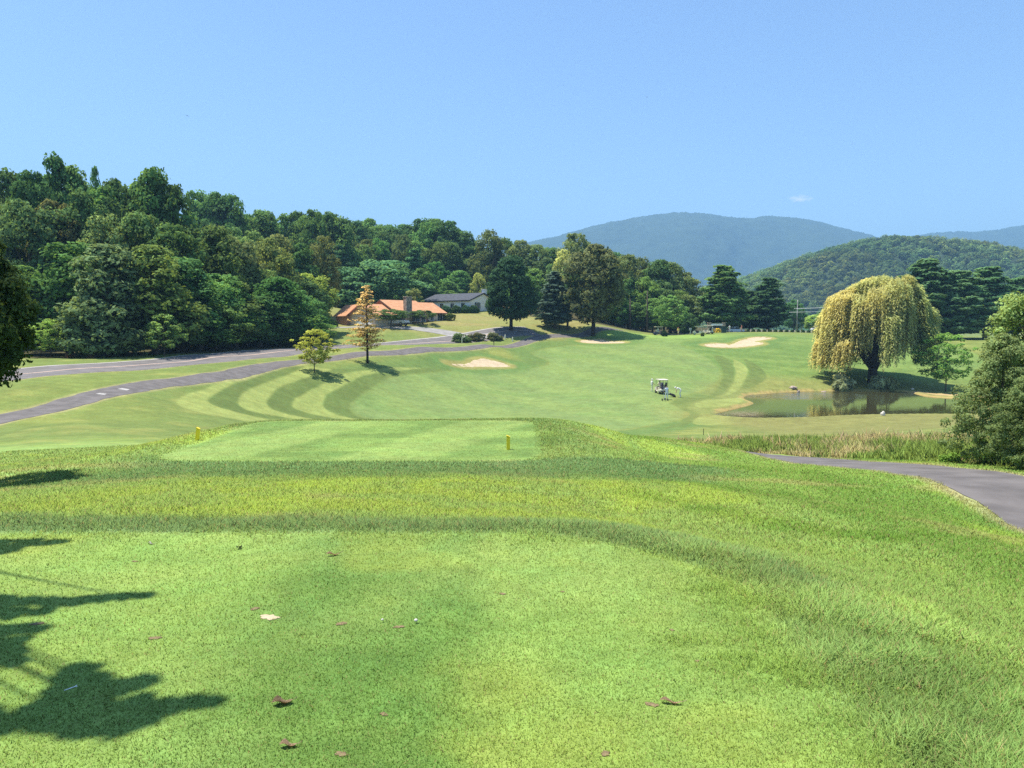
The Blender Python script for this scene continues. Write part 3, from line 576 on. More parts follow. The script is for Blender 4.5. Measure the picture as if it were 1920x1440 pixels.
def env_round(t, bot): return np.sin(np.pi * np.clip((t - bot) / (1 - bot), 0, 1) ** .8) ** .6
def env_cone(t, bot): u = np.clip((t - bot) / (1 - bot), 0, 1); return (1 - u) ** .62 * np.minimum(1, u * 6 + .4)
def env_egg(t, bot): u = np.clip((t - bot) / (1 - bot), 0, 1); return np.minimum(1, u * 5 + .3) * (1 - u ** 2.4) ** .75
def proto_broad(seed, bot=.12, rx=3.2, env=env_round, nc=120, per=95, size=.21, cr=(.55, 1.1), trunk_r=.22, hole=.12, lump=.35, inner=.25, bark='bark', elong=1.5, topw=1.0, flat=.8):
    """unit tree 10 m tall: crown mesh, trunk mesh"""
    rg = np.random.default_rng(seed); cs = []
    ph = rg.random(6) * 6.28
    while len(cs) < nc:
        t = bot + (1 - bot) * rg.random(); e = env(np.array([t]), bot)[0]
        if rg.random() > e * .85 + .15: continue
        az = rg.random() * 6.283; lob = 1 + lump * (math.sin(2 * az + ph[0] + 3 * t) * .5 + math.sin(3 * az + ph[1] - 6 * t) * .35 + math.sin(5 * az + ph[2] + 11 * t) * .25)
        rr = e * rx * lob * (math.sqrt(rg.random()) if rg.random() < inner else .72 + .28 * rg.random())
        cs.append((rr * math.cos(az), rr * math.sin(az), t * 10))
    cs = np.array(cs); rs = cr[0] + (cr[1] - cr[0]) * rg.random(nc)
    keep = rg.random(nc) > hole; cs, rs = cs[keep], rs[keep]
    rs = np.minimum(rs, np.maximum(.35, 10 - cs[:, 2] + .25)); cs[:, 2] = np.minimum(cs[:, 2], 10 - rs * .75)
    crown = clumps_to_mesh('crown', cs, rs, per, size, rg, elong=elong, flat=flat)
    top = 7.5; limbs = [([(0, 0, -.35), (0.03, 0, .3), (.06, .05, 2.5), (.1, -.05, 5), (0.05, .05, top)], [trunk_r * 1.5, trunk_r * 1.1, trunk_r * .85, trunk_r * .55, trunk_r * .15])]
    for k in range(11):
        c = cs[rg.integers(len(cs))]; z0 = max(bot * 10 * .8, .6, c[2] * .55); z0 = min(z0, 6.5)
        mid = np.array([c[0] * .5, c[1] * .5, z0 + (c[2] - z0) * .6]); limbs.append(([(0.05, 0, z0), tuple(mid), tuple(c)], [trunk_r * .4, trunk_r * .25, trunk_r * .07]))
    return crown, trunk_mesh('trunk', limbs, M[bark])
def proto_pine(seed, bot=.1, rx=2.4, layers=17, per=60, size=.17, env=env_cone, sparse=1.0, tilt=.1, trunk_r=.16, elong=2.6, gap=.55, bark='bark', pad=.55, topw=.0, zj=.3):
    rg = np.random.default_rng(seed); cs = []; rs = []; limbs = [([(0, 0, -.3), (0, 0, 3), (.04, 0, 7), (0, 0, 9.8)], [trunk_r * 1.3, trunk_r, trunk_r * .6, .03])]
    for L in range(layers):
        t = bot + (1 - bot) * (L + rg.random() * .5) / layers; r = rx * max(env(np.array([t]), bot)[0], .06) * (.8 + .35 * rg.random()); nb = max(3, int((4 + 5 * (r / rx)) * sparse)); a0 = rg.random() * 6.28
        for k in range(nb):
            az = a0 + k * 6.283 / nb + (rg.random() - .5) * .6; ln = r * (.7 + .45 * rg.random()); z = t * 10 + (rg.random() - .5) * zj
            tip = (ln * math.cos(az), ln * math.sin(az), z + tilt * ln); limbs.append(([(0, 0, z - .15), (tip[0] * .5, tip[1] * .5, z), tip], [trunk_r * .28, trunk_r * .16, .012]))
            for s in np.linspace(.35, 1, max(2, int(ln / (gap * .8)))):
                cs.append((tip[0] * s + rg.normal() * .12, tip[1] * s + rg.normal() * .12, z + tilt * ln * s * s + .05)); rs.append(pad * (.7 + .6 * rg.random()) * (.6 + .4 * min(1, ln)))
    cs.append((0, 0, 9.75)); rs.append(.3)
    return clumps_to_mesh('crown', np.array(cs), np.array(rs), per, size, rg, flat=.42, upb=.9, elong=elong, rand=.5), trunk_mesh('trunk', limbs, M[bark], 5)

PROTO = {'broad': [proto_broad(s, bot=.1, nc=130, inner=.2, lump=.45, hole=.1) for s in (1, 2, 3, 4, 5)],
         'tall': [proto_broad(s, bot=.14, rx=2.5, env=env_egg, nc=125, lump=.5, hole=.15) for s in (6, 7, 8)],
         'open': [proto_broad(s, bot=.17, rx=3.2, nc=140, lump=.35, hole=.04, per=100, bark='bark_dark') for s in (9, 10)],
         'dense': [proto_broad(s, bot=.16, rx=3.2, env=env_egg, nc=190, lump=.12, hole=.0, inner=.1, per=95, cr=(.5, .85), bark='bark_dark') for s in (12,)],
         'pine': [proto_pine(s, layers=19, per=75, size=.18, pad=.62, rx=2.5) for s in (21, 22, 23)],
         'spruce': [proto_pine(31, rx=2.2, layers=22, tilt=-.15, pad=.45, per=55), proto_pine(32, rx=2.4, layers=20, tilt=-.1, pad=.5)],
         'cypress': [proto_pine(41, bot=.2, rx=2.2, layers=24, sparse=.62, per=11, size=.14, tilt=.05, pad=.42, zj=.9, trunk_r=.12, bark='bark_dark')],
         'sapling': [proto_broad(s, bot=.2, rx=3.6, nc=150, per=52, size=.20, hole=.12, lump=.5, trunk_r=.09, flat=.8, cr=(.35, .8), inner=.4) for s in (51, 52)],
         'cedar': [proto_broad(61, bot=.02, rx=3.4, env=env_cone, nc=190, per=90, size=.19, lump=.35, hole=.05, elong=2.0)],
         'bush': [proto_broad(s, bot=.02, rx=3.4, env=env_egg, nc=300, per=150, size=.105, lump=.4, hole=.05, elong=1.8, cr=(.35, .8), inner=.3) for s in (62,)],
         'small': [proto_broad(81, bot=.24, rx=3.3, nc=230, per=130, size=.12, lump=.4, hole=.05, elong=1.7, cr=(.4, .8))],
         'yard': [proto_broad(s, bot=.42, rx=3.4, nc=110, per=60, size=.2, hole=.1, lump=.4, trunk_r=.16, flat=.75, cr=(.4, .8)) for s in (91, 92)],
         'border': [proto_broad(82, bot=.37, rx=3.3, nc=230, per=130, size=.12, lump=.45, hole=.06, elong=1.7, cr=(.35, .75))],
         'airy': [proto_broad(s, bot=.3, rx=2.6, env=env_egg, nc=60, per=75, size=.2, hole=.2, lump=.6, cr=(.5, .9)) for s in (71, 72)]}
_cnt = {}
LEAFK = 2.6
def tree(name, kind, px, top, Y, width, col, label, cat='tree', group=None, var=None, h=None, basez=None, xoff=None):
    x = xat(px, Y, 600) if xoff is None else xoff; z = gz(x, Y) - .05 if basez is None else basez
    H = (zat(top, Y) - z) if h is None else h
    k = _cnt.get(kind, 0); _cnt[kind] = k + 1; pr = PROTO[kind][(k if var is None else var) % len(PROTO[kind])]
    rxn = {'broad': 3.3, 'tall': 2.75, 'open': 3.5, 'dense': 3.4, 'pine': 2.6, 'spruce': 2.35, 'cypress': 2.3, 'sapling': 3.9, 'cedar': 3.5, 'airy': 2.8, 'bush': 3.6, 'small': 3.5, 'yard': 3.7, 'border': 3.5}[kind]
    W = width * Y / F / 2 / rxn; r = random.random() * 6.28
    o = empty(name, (x, Y, z), r, (W, W, H / 10)); tag(o, label, cat, group)
    link('trunk', pr[1], o); c = link('crown', pr[0], o); c.color = (*[v * LEAFK for v in col], 1)
    return o

# ------------------------------------------------------------------ trees that stand out
GREEN, DEEP, OLIVE, BLUEG, BRIGHT, PALE = (.060, .110, .028), (.034, .068, .022), (.085, .105, .035), (.045, .085, .040), (.085, .145, .030), (.105, .150, .050)
tree('young_tree', 'sapling', 588, 617, 86, 76, (.165, .175, .034), 'small yellow-green young tree on the grass beside the cart path, left of the orange conifer')
tree('conifer_tree', 'cypress', 688, 540, 98, 76, (.36, .275, .11), 'tall sparse conifer with orange-brown browning needles beside the cart path')
tree('maple_tree', 'dense', 958, 479, 150, 97, (.024, .050, .024), 'dense very dark green rounded tree casting a black shadow, right of the white house')
tree('spruce_tree', 'spruce', 1040, 508, 158, 74, (.060, .090, .065), 'blue-grey spruce between the very dark rounded tree and the big brownish tree')
tree('pine_tree', 'airy', 1064, 498, 159, 52, (.052, .090, .034), 'slender green tree on twin stems just right of the blue-grey spruce', var=0)
tree('oak_tree', 'open', 1112, 459, 157, 118, (.080, .092, .040), 'big broad tree with brownish-green crown and thick trunk on the slope')
tree('flowering_tree', 'tall', 1056, 468, 176, 52, (.19, .20, .07), 'tall tree with pale yellow top behind the blue-grey spruce')
tree('broadleaf_tree', 'sapling', 1255, 553, 172, 80, (.075, .135, .040), 'low rounded green tree behind the green, left of the tall pine beside the gateway', var=1)
tree('pine_tree', 'pine', 1356, 497, 190, 104, (.062, .115, .036), 'tall broad bright green pine behind the stone gateway')
tree('pine_tree', 'pine', 1440, 520, 194, 78, (.042, .082, .034), 'dark green pine right of the tall broad pine and left of the utility poles')
tree('pine_tree', 'pine', 1405, 545, 200, 60, (.04, .08, .03), 'narrow dark pine in the gap between the two larger pines')
tree('far_tree', 'broad', 1489, 562, 232, 40, (.05, .10, .04), 'small distant dark tree behind the utility poles')
tree('far_tree', 'broad', 1527, 590, 226, 38, (.13, .19, .05), 'small pale yellow-green tree behind the distant white car')
tree('far_tree', 'broad', 1556, 570, 230, 50, (.045, .09, .04), 'distant dark tree just left of the weeping willow behind the shrub row')
for px, top, wd, Y, lab in [(1735, 484, 130, 170, 'white pine directly right of the willow top, tallest of the dark pines there'), (1795, 506, 118, 168, 'middle dark pine of the stand right of the willow'),
                            (1848, 500, 120, 172, 'dark layered pine right of the middle pine, above the young green tree'), (1905, 520, 90, 176, 'dark pine at the right end of the stand, behind the tall leafy tree'), (1690, 530, 100, 182, 'dark pine half hidden behind the right side of the willow')]:
    tree('pine_tree', 'pine', px, top, Y, wd, (.056, .102, .044), lab, group='dark pines right of the willow')
tree('young_tree', 'sapling', 1778, 624, 116, 96, (.085, .155, .035), 'young bright green tree on a thin trunk by the pond, right of the willow')
tree('leafy_tree', 'small', 1972, 522, 33, 200, (.12, .165, .055), 'tall leafy tree at the right edge behind the dark cedar bush')
tree('cedar_bush', 'bush', 1886, 625, 20.5, 166, (.078, .108, .042), 'large dark cedar bush by the cart path at the right edge')
tree('cedar_bush', 'bush', 1955, 690, 18.5, 150, (.078, .110, .042), 'dark bush at the very right edge, cut by the frame, right of the large cedar')
tree('yard_tree', 'yard', 733, 579, 150, 70, (.060, .100, .035), 'small dark tree in front of the white car by the orange-roofed house')
tree('yard_tree', 'yard', 793, 581, 154, 60, (.055, .095, .035), 'small tree in front of the windows of the orange-roofed house, right of the chimney')
tree('yard_tree', 'airy', 775, 541, 174, 42, (.12, .14, .05), 'small tree whose top shows above the chimney of the orange-roofed house', var=1)
tree('broad_tree', 'broad', 703, 488, 190, 150, (.050, .098, .046), 'wide blue-green tree right behind the orange-roofed house')
tree('conifer_tree', 'cedar', 205, 458, 86, 186, (.070, .095, .042), 'big rounded greyish-green conifer at the edge of the wood on the left')
tree('pine_tree', 'pine', 606, 452, 196, 84, (.045, .095, .046), 'blue-green layered pine left of the wide blue-green tree', var=0)
tree('pine_tree', 'pine', 640, 458, 200, 80, (.05, .10, .045), 'blue-green pine just behind the wide blue-green tree', var=1)
tree('edge_shrub', 'sapling', 92, 598, 83, 80, (.11, .165, .040), 'light green bush at the left foot of the greyish conifer')
tree('edge_shrub', 'sapling', 306, 588, 85, 84, (.095, .150, .045), 'light green bush at the right foot of the greyish conifer')
# the dark tree at the left border
tree('border_tree', 'border', -76, 420, 13.5, 280, (.026, .045, .018), 'dark shaded tree at the left border of the photo', var=0)

# ------------------------------------------------------------------ the woods: every tree on its own, sized to its place in the wood
SKY = [(-80, 318), (0, 318), (60, 325), (85, 302), (125, 289), (160, 308), (190, 314), (215, 345), (250, 336), (290, 316), (318, 326), (345, 352), (400, 360), (440, 365), (470, 402), (500, 394), (560, 398), (600, 393), (640, 402), (690, 410), (720, 421), (760, 418), (800, 408), (840, 414), (870, 434), (895, 456), (922, 430), (950, 447), (985, 452), (1030, 463), (1058, 450), (1077, 438), (1100, 458), (1150, 474), (1200, 482), (1250, 490), (1285, 512), (1305, 545)]
def skyp(px): return float(np.interp(px, [p[0] for p in SKY], [p[1] for p in SKY]))
KIND = {'deep': ('deep green broadleaf', 'broadleaf_tree', ('broad', 'broad', 'tall'), (.042, .080, .027)), 'mid': ('mid green broadleaf', 'broadleaf_tree', ('broad', 'tall'), (.062, .112, .032)),
        'olive': ('olive-brown broadleaf', 'broadleaf_tree', ('broad',), (.070, .096, .034)), 'pine': ('blue-green layered pine', 'pine_tree', ('pine',), (.044, .088, .042)), 'yel': ('yellow-tinged broadleaf', 'broadleaf_tree', ('broad',), (.125, .145, .035))}
def wedge(px): return float(np.interp(px, [-50, 0, 300, 480, 560, 600], [84, 84, 89, 107, 119, 127]))
def wood(pxs, Yr, off, wid, zone, mix, jit=(10, 10)):
    for px in pxs:
        px = px + random.uniform(-1, 1) * jit[0]; Y = random.uniform(*Yr) + (wedge(px) if Yr[0] < 60 else 0); top = skyp(px) + random.uniform(*off); kd = random.choice(mix); lab, nm, kinds, col = KIND[kd]
        wd = random.uniform(*wid) * (100.0 / Y)
        col = tuple(c * random.uniform(.9, 1.1) * k_ for c, k_ in zip(col, (1.08, 1.03, .97)))
        tree(nm, random.choice(kinds), px, top, Y, wd, col, f'{lab} tree {zone}', group=f'{lab} trees {zone}')
sk = lambda pts, Y, zone, w, mix=('deep', 'mid'): [tree(KIND[k][1], random.choice(KIND[k][2]), px, top, Y + random.uniform(-6, 6), w * random.uniform(.9, 1.15), KIND[k][3], f'{KIND[k][0]} tree {zone}', group=f'{KIND[k][0]} trees {zone}') for px, top in pts for k in [random.choice(mix)]]
ZA = 'on the skyline of the left wood, above the road'
sk([(-40, 320), (18, 316), (70, 322), (122, 289), (150, 312), (235, 338), (297, 315), (330, 348), (45, 340), (100, 330), (205, 350), (265, 345)], 122, ZA, 105)
tree('airy_tree', 'airy', 187, 313, 118, 44, (.06, .11, .04), 'thin airy tree top right of the tallest tree on the left skyline')
ZB = 'on the skyline of the wood left of the houses'
sk([(372, 356), (405, 360), (438, 364), (497, 394), (535, 400), (562, 396), (592, 393), (622, 398), (650, 406), (385, 372), (420, 376), (455, 392), (480, 410), (515, 404), (578, 405), (608, 405)], 205, ZB, 72)
sk([(470, 404), (690, 410), (722, 421), (752, 420), (790, 409), (818, 411), (842, 415), (868, 434), (888, 452), (668, 414), (706, 424), (737, 428), (775, 420), (804, 418), (853, 430)], 250, 'on the skyline of the wood behind the houses', 76)
sk([(920, 430), (945, 447), (975, 450), (1005, 458), (1030, 464), (1076, 438), (1100, 456), (1130, 470)], 225, 'on the skyline behind the dark rounded tree', 66, ('deep', 'mid', 'olive'))
ZC = 'along the front edge of the left wood by the road'
wood([-40, 40, 130, 285, 350, 395, 440, 485, 525, 560], (1, 5), (120, 190), (115, 150), ZC, ('deep', 'deep', 'mid'))
wood([255, 340, 372, 410, 450, 490, 520, 550, 580], (0, 4), (190, 240), (90, 120), ZC, ('deep', 'deep', 'mid'))
wood([0, 60, 110, 170, 225, 270, 320, 370, 410, 455, 500], (10, 22), (45, 100), (115, 145), 'in the thick of the left wood', ('deep', 'deep', 'mid', 'olive'))
wood([350, 400, 440, 480, 530, 570, 600], (150, 180), (25, 80), (95, 120), 'high in the wood left of the houses', ('mid', 'deep', 'olive', 'mid'))
wood([480, 520, 560, 590], (12, 22), (80, 130), (100, 130), 'at the right end of the left wood', ('deep', 'mid', 'yel', 'olive'), (8, 8))
tree('broadleaf_tree', 'broad', 560, 545, 124, 90, (.05, .10, .03), 'low leafy tree at the right corner of the left wood, above the small yellow-green tree')
tree('broadleaf_tree', 'broad', 588, 560, 130, 66, (.034, .068, .024), 'small dark tree at the corner of the wood just left of the driveway')
ZD = 'in the wood behind the houses'
wood(range(585, 960, 34), (226, 240), (20, 45), (115, 140), ZD, ('deep', 'mid', 'olive', 'mid'))
wood(range(600, 960, 36), (214, 224), (50, 85), (110, 135), ZD, ('deep', 'mid', 'pine', 'mid', 'olive'))
wood(range(610, 950, 38), (205, 212), (85, 120), (100, 125), ZD, ('deep', 'deep', 'mid', 'pine'))
wood(range(760, 930, 30), (203, 206), (120, 140), (85, 110), ZD, ('deep', 'deep', 'mid'))
tree('broadleaf_tree', 'broad', 897, 512, 206, 30, (.16, .17, .05), 'small yellow-leaved tree at the foot of the wood right above the white house')
ZE = 'in the wood right of the dark rounded tree'
wood([975, 1010, 1045, 1085, 1125, 1150], (188, 200), (25, 60), (95, 120), ZE, ('deep', 'mid', 'olive'))
sk([(1150, 474), (1178, 478), (1205, 482), (1232, 487), (1258, 492), (1282, 511)], 200, 'along the skyline right of the big brownish tree', 74, ('olive', 'mid', 'deep', 'olive'))
wood([1150, 1180, 1210, 1240, 1268, 1290], (186, 192), (28, 55), (95, 120), ZE, ('deep', 'deep', 'mid', 'olive'), (6, 6))
wood([1165, 1195, 1222, 1285], (182, 185), (70, 95), (70, 90), ZE, ('deep', 'mid'), (6, 6))

# bare stems at the edge of that wood
for px, top, Y, lab in [(1213, 545, 181, 'bare pale trunk standing at the edge of the wood, left of the low rounded tree'), (1181, 560, 182, 'thin bare trunk in the shade of the wood, left of the pale trunk')]:
    x = xat(px, Y, 600); z = gz(x, Y); H = zat(top, Y) - z
    tag(MB().tube([(0, 0, -.3), (.05, 0, H * .5), (.02, .1, H)], [.28, .2, .1], 8).build('bare_trunk', M['bark'], None, (x, Y, z), True), lab, 'tree trunk')

# ------------------------------------------------------------------ weeping willow
def willow():
    rg = np.random.default_rng(77); x0, Y0 = xat(1638, 124, 700), 124; z0 = gz(x0, Y0); H = zat(522, Y0) - z0; RX = 192 * Y0 / F / 2
    o = empty('willow_tree', (x0, Y0, z0)); tag(o, 'large weeping willow with golden drooping branches on the far bank of the pond', 'tree')
    lumps = []
    while len(lumps) < 74:
        az = rg.random() * 6.283; e = rg.random() ** .8 * 1.45; r = RX * .88 * math.sin(min(e, 1.45)) ** .72 * (.85 + .22 * rg.random()); z = H * (.40 + .545 * max(math.cos(e), 0) ** .8) + rg.normal() * .35
        lumps.append((r * math.cos(az), r * math.sin(az), z, .9 + 1.1 * rg.random(), rg.random()))
    for a in (2.9, 3.3, 3.7): lumps.append((RX * .93 * math.cos(a), RX * .93 * math.sin(a), H * .38, 1.3, .95))
    CEN, NRM, DIR, T, SZ = [], [], [], [], []
    for lx, ly, lz, lr, cv in lumps:
        for k in range(84):
            d = unit(rg.normal(size=3)); d[2] = abs(d[2]); p = np.array([lx, ly, lz]) + d * lr * np.array([1, 1, .6]); outw = unit(np.array([p[0], p[1], 0.]) + rg.normal(size=3) * .5)
            rad_ = math.hypot(p[0], p[1]) / RX
            low = 1.9 + 2.8 * (1 - rad_) * rg.random() + rg.random() * 1.7
            ln = min(p[2] - low, rg.uniform(2.5, 9.0)); ln = max(ln, .6); n = int(ln / .17); sway = rg.normal(size=2) * .25
            s = np.linspace(0, 1, n)
            c = p[None] + np.c_[outw[0] * .7 * (1 - np.exp(-3 * s)) + sway[0] * s, outw[1] * .7 * (1 - np.exp(-3 * s)) + sway[1] * s, -ln * s + .25 * np.sin(s * 3) * (1 - s)]
            c += rg.normal(size=c.shape) * .11; CEN.append(c); NRM.append(np.tile(outw * .7 + np.array([0, 0, 1.0]), (n, 1))); DIR.append(np.tile([0, 0, -1.0], (n, 1)) + outw[None] * .4)
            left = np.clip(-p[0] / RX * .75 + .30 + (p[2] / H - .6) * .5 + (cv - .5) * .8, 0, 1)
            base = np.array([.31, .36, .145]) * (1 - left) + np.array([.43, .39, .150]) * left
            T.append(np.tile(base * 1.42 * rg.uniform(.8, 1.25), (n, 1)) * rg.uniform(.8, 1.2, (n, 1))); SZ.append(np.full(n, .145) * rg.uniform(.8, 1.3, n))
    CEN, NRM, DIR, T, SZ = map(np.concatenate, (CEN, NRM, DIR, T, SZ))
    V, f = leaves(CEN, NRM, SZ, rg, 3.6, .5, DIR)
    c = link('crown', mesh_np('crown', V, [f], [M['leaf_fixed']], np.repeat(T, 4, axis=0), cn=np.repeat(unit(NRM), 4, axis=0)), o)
    limbs = [([(0, 0, -.4), (-.1, 0, .6), (-.15, .1, 2.2), (.1, 0, 3.2)], [1.15, .85, .72, .62])]
    for k in range(13):
        lx, ly, lz = lumps[k * 5][:3]; s = rg.uniform(.5, .8); z1 = rg.uniform(1.6, 3.4)
        limbs.append(([(lx * .02, ly * .02, z1), (lx * .25, ly * .25, z1 + 2.2), (lx * .6, ly * .6, lz * .8), (lx * .9, ly * .9, lz)], [.42, .3, .18, .05]))
    link('trunk', trunk_mesh('trunk', limbs, M['bark_dark'], 9), o)
M['leaf_fixed'] = leaf_mat('willow_leaf', objcol=False, trans=.5, cn=.85)
willow()

# the tree left of the tee whose boughs reach out above the picture and shade the grass
def shade_tree():
    rg = np.random.default_rng(5); base = (-9.4, 7.2); z0 = gz(*base); kx, ky = SUN.x / SUN.z, SUN.y / SUN.z
    spots = [(150, 1256, .09), (135, 1275, .1), (165, 1280, .1), (120, 1300, .12), (165, 1305, .12), (215, 1290, .1), (255, 1282, .08), (275, 1278, .05), (90, 1325, .12), (140, 1335, .13), (190, 1335, .13), (240, 1325, .11), (290, 1328, .1), (330, 1322, .08), (365, 1318, .06), (395, 1316, .04), (40, 1350, .1), (90, 1358, .1), (150, 1365, .1), (210, 1365, .1), (260, 1352, .08), (-10, 1365, .12), (-60, 1355, .15),
             (270, 1117, .03), (235, 1118, .06), (195, 1122, .08), (150, 1126, .1), (100, 1128, .11), (50, 1127, .1), (0, 1126, .1), (80, 1146, .06), (20, 1150, .1), (-30, 1140, .15), (70, 1180, .05), (45, 1178, .08), (10, 1182, .1), (-30, 1190, .14), (15, 1205, .1), (5, 1225, .1), (25, 1240, .06), (-30, 1235, .12),
             (115, 1016, .04), (90, 1018, .08), (55, 1018, .12), (20, 1020, .15), (-20, 1020, .18), (10, 1032, .1), (-80, 1020, .3)]
    cs, rs = [], []
    for px, py, r in spots:
        rx, rz = ray(px, py); Y = -EYE / rz; x = rx * Y; h = rg.uniform(5.2, 6.4); cs.append((x + kx * h, Y + ky * h, h)); rs.append(r * .85)
    tips = list(cs)
    for k in range(60):
        az = rg.random() * 6.28; r = 2.6 * math.sqrt(rg.random()); cs.append((base[0] - 1.6 + r * math.cos(az), base[1] + r * math.sin(az), rg.uniform(4.6, 9.5))); rs.append(rg.uniform(.5, .9))
    cs = np.array(cs) - np.array([base[0], base[1], z0]); rs = np.array(rs)
    o = empty('shade_tree', (base[0], base[1], z0)); tag(o, 'tree just outside the left border whose boughs cast the leafy shadows on the tee', 'tree')
    c = link('crown', clumps_to_mesh('crown', cs, rs, 62, .075, rg, flat=.5, rand=.5), o); c.color = (.05, .09, .03, 1)
    limbs = [([(0, 0, -.4), (0, 0, 2), (.1, 0, 5), (0, .1, 8.5)], [.3, .22, .16, .04])]
    for p in tips[::4]:
        t = np.array(p) - np.array([base[0], base[1], z0]); limbs.append(([(0.05, 0, 4.6), tuple(t * .5 + np.array([0, 0, 2.9])), tuple(t)], [.05, .025, .008]))
    link('trunk', trunk_mesh('trunk', limbs, M['bark'], 6), o)
shade_tree()

# ------------------------------------------------------------------ shrubs
SHR = {}
def shrub_mesh(seed, per=90, nc=26, size=.11, flat=.8, elong=1.8):
    rg = np.random.default_rng(seed); d = unit(rg.normal(size=(nc, 3))); d[:, 2] = np.abs(d[:, 2]); cs = d * (.35 + .4 * rg.random(nc))[:, None]; cs[:, 2] = np.abs(cs[:, 2]) * .95 + .08
    return clumps_to_mesh('foliage', cs, .18 + .2 * rg.random(nc), per, size, rg, flat=flat, elong=elong)
def shrub(name, px, py, Y, w, h, col, label, group=None, seed=0, cat='shrub', d=None, **kw):
    key = (seed, tuple(kw.items()))
    if key not in SHR: SHR[key] = shrub_mesh(100 + seed, **kw)
    x = xat(px, Y, py); W = w * Y / F / 2; o = link(name, SHR[key]); o.location = (x, Y, gz(x, Y) - .03); o.scale = (W, d or W, h * Y / F / 1.0); o.color = (*[v * 1.7 for v in col], 1); o.rotation_euler = (0, 0, random.uniform(-.4, .4) if d is None else 0)
    return tag(o, label, cat, group)
shrub('pond_shrub', 1580, 728, 119, 48, 34, (.22, .25, .13), 'grey-green feathery shrub at the water edge left of the willow trunk', seed=1, elong=3.0, size=.13)
shrub('pond_shrub', 1650, 728, 119.5, 46, 31, (.22, .25, .13), 'wider grey-green feathery shrub at the water edge right of the willow trunk', seed=2, elong=3.0, size=.13)
shrub('pond_shrub', 1672, 730, 119, 28, 26, (.21, .24, .11), 'small grey-green shrub touching the right side of the wider waterside shrub', seed=1, elong=3.0, size=.13)
shrub('juniper', 862, 632, 139.5, 46, 19, (.10, .15, .06), 'green spreading juniper mound behind the cream mailbox', seed=3, d=1.8)
shrub('juniper', 868, 617, 143, 36, 10, (.08, .16, .05), 'bright green upper juniper mound behind the mailbox mound', seed=4)
shrub('juniper', 895, 629, 142, 40, 17, (.13, .13, .06), 'brownish juniper mound in the middle of the row by the driveway', seed=5, d=1.8)
shrub('juniper', 925, 627, 143, 38, 15, (.12, .13, .06), 'brownish juniper mound at the right end of the row by the driveway', seed=3, d=1.7)
shrub('garden_shrub', 617, 610, 152, 40, 17, (.045, .085, .028), 'dark rounded shrub at the corner of the wood beside the driveway apron', seed=4)
shrub('garden_shrub', 843, 604, 163, 30, 15, (.085, .115, .038), 'low green shrub at the right corner of the orange-roofed house', seed=5)
for px, w, lab in [(836, 30, 'dark hedge shrub at the left end of the white house front'), (856, 30, 'dark hedge shrub in the middle of the white house front'), (874, 28, 'dark hedge shrub right of the middle one at the white house'), (888, 26, 'dark hedge shrub nearest the gable of the white house')]:
    shrub('hedge_shrub', px, 582, 187.5, w, 17, (.038, .075, .030), lab, 'hedge in front of the white house', seed=4)
shrub('round_shrub', 1245, 636, 157, 16, 14, (.028, .050, .024), 'very dark round shrub at the back edge of the green', seed=4)
shrub('round_shrub', 1317, 636, 157.5, 9, 8, (.11, .14, .04), 'tiny olive shrub right of the cream golf cart', seed=5)
for px, py, lab in [(1334, 620, 'yellow flowers at the left foot of the stone gateway'), (1346, 620, 'yellow flowers in the middle under the gateway beam')]:
    shrub('flower_bush', px, py, 176, 13, 11, (.48, .38, .05), lab, 'yellow flower bushes under the gateway', seed=3)
for px, w, h, lab in [(1205, 46, 17, 'brushy green clump at the left end of the tall grass'), (1243, 48, 15, 'second brushy green clump from the left end of the tall grass'), (1284, 46, 16, 'third brushy green clump from the left end of the tall grass'), (1326, 50, 15, 'brushy green clump where the right cart path comes into sight'), (1790, 60, 26, 'weedy green bush at the left foot of the cedar bush')]:
    shrub('weed_clump', px, 840, 37 if px < 1400 else 21.5, w, h, (.12, .19, .035), lab, seed=5)
# brown heaps at the wood edge
for px, py, w, lab in [(128, 664, 22, 'brown brush heap at the wood edge left of the conifer trunk'), (170, 665, 18, 'smaller brown brush heap at the foot of the conifer')]:
    shrub('brush_heap', px, py, 82, w, 10, (.15, .085, .04), lab, seed=3, cat='brush heap')

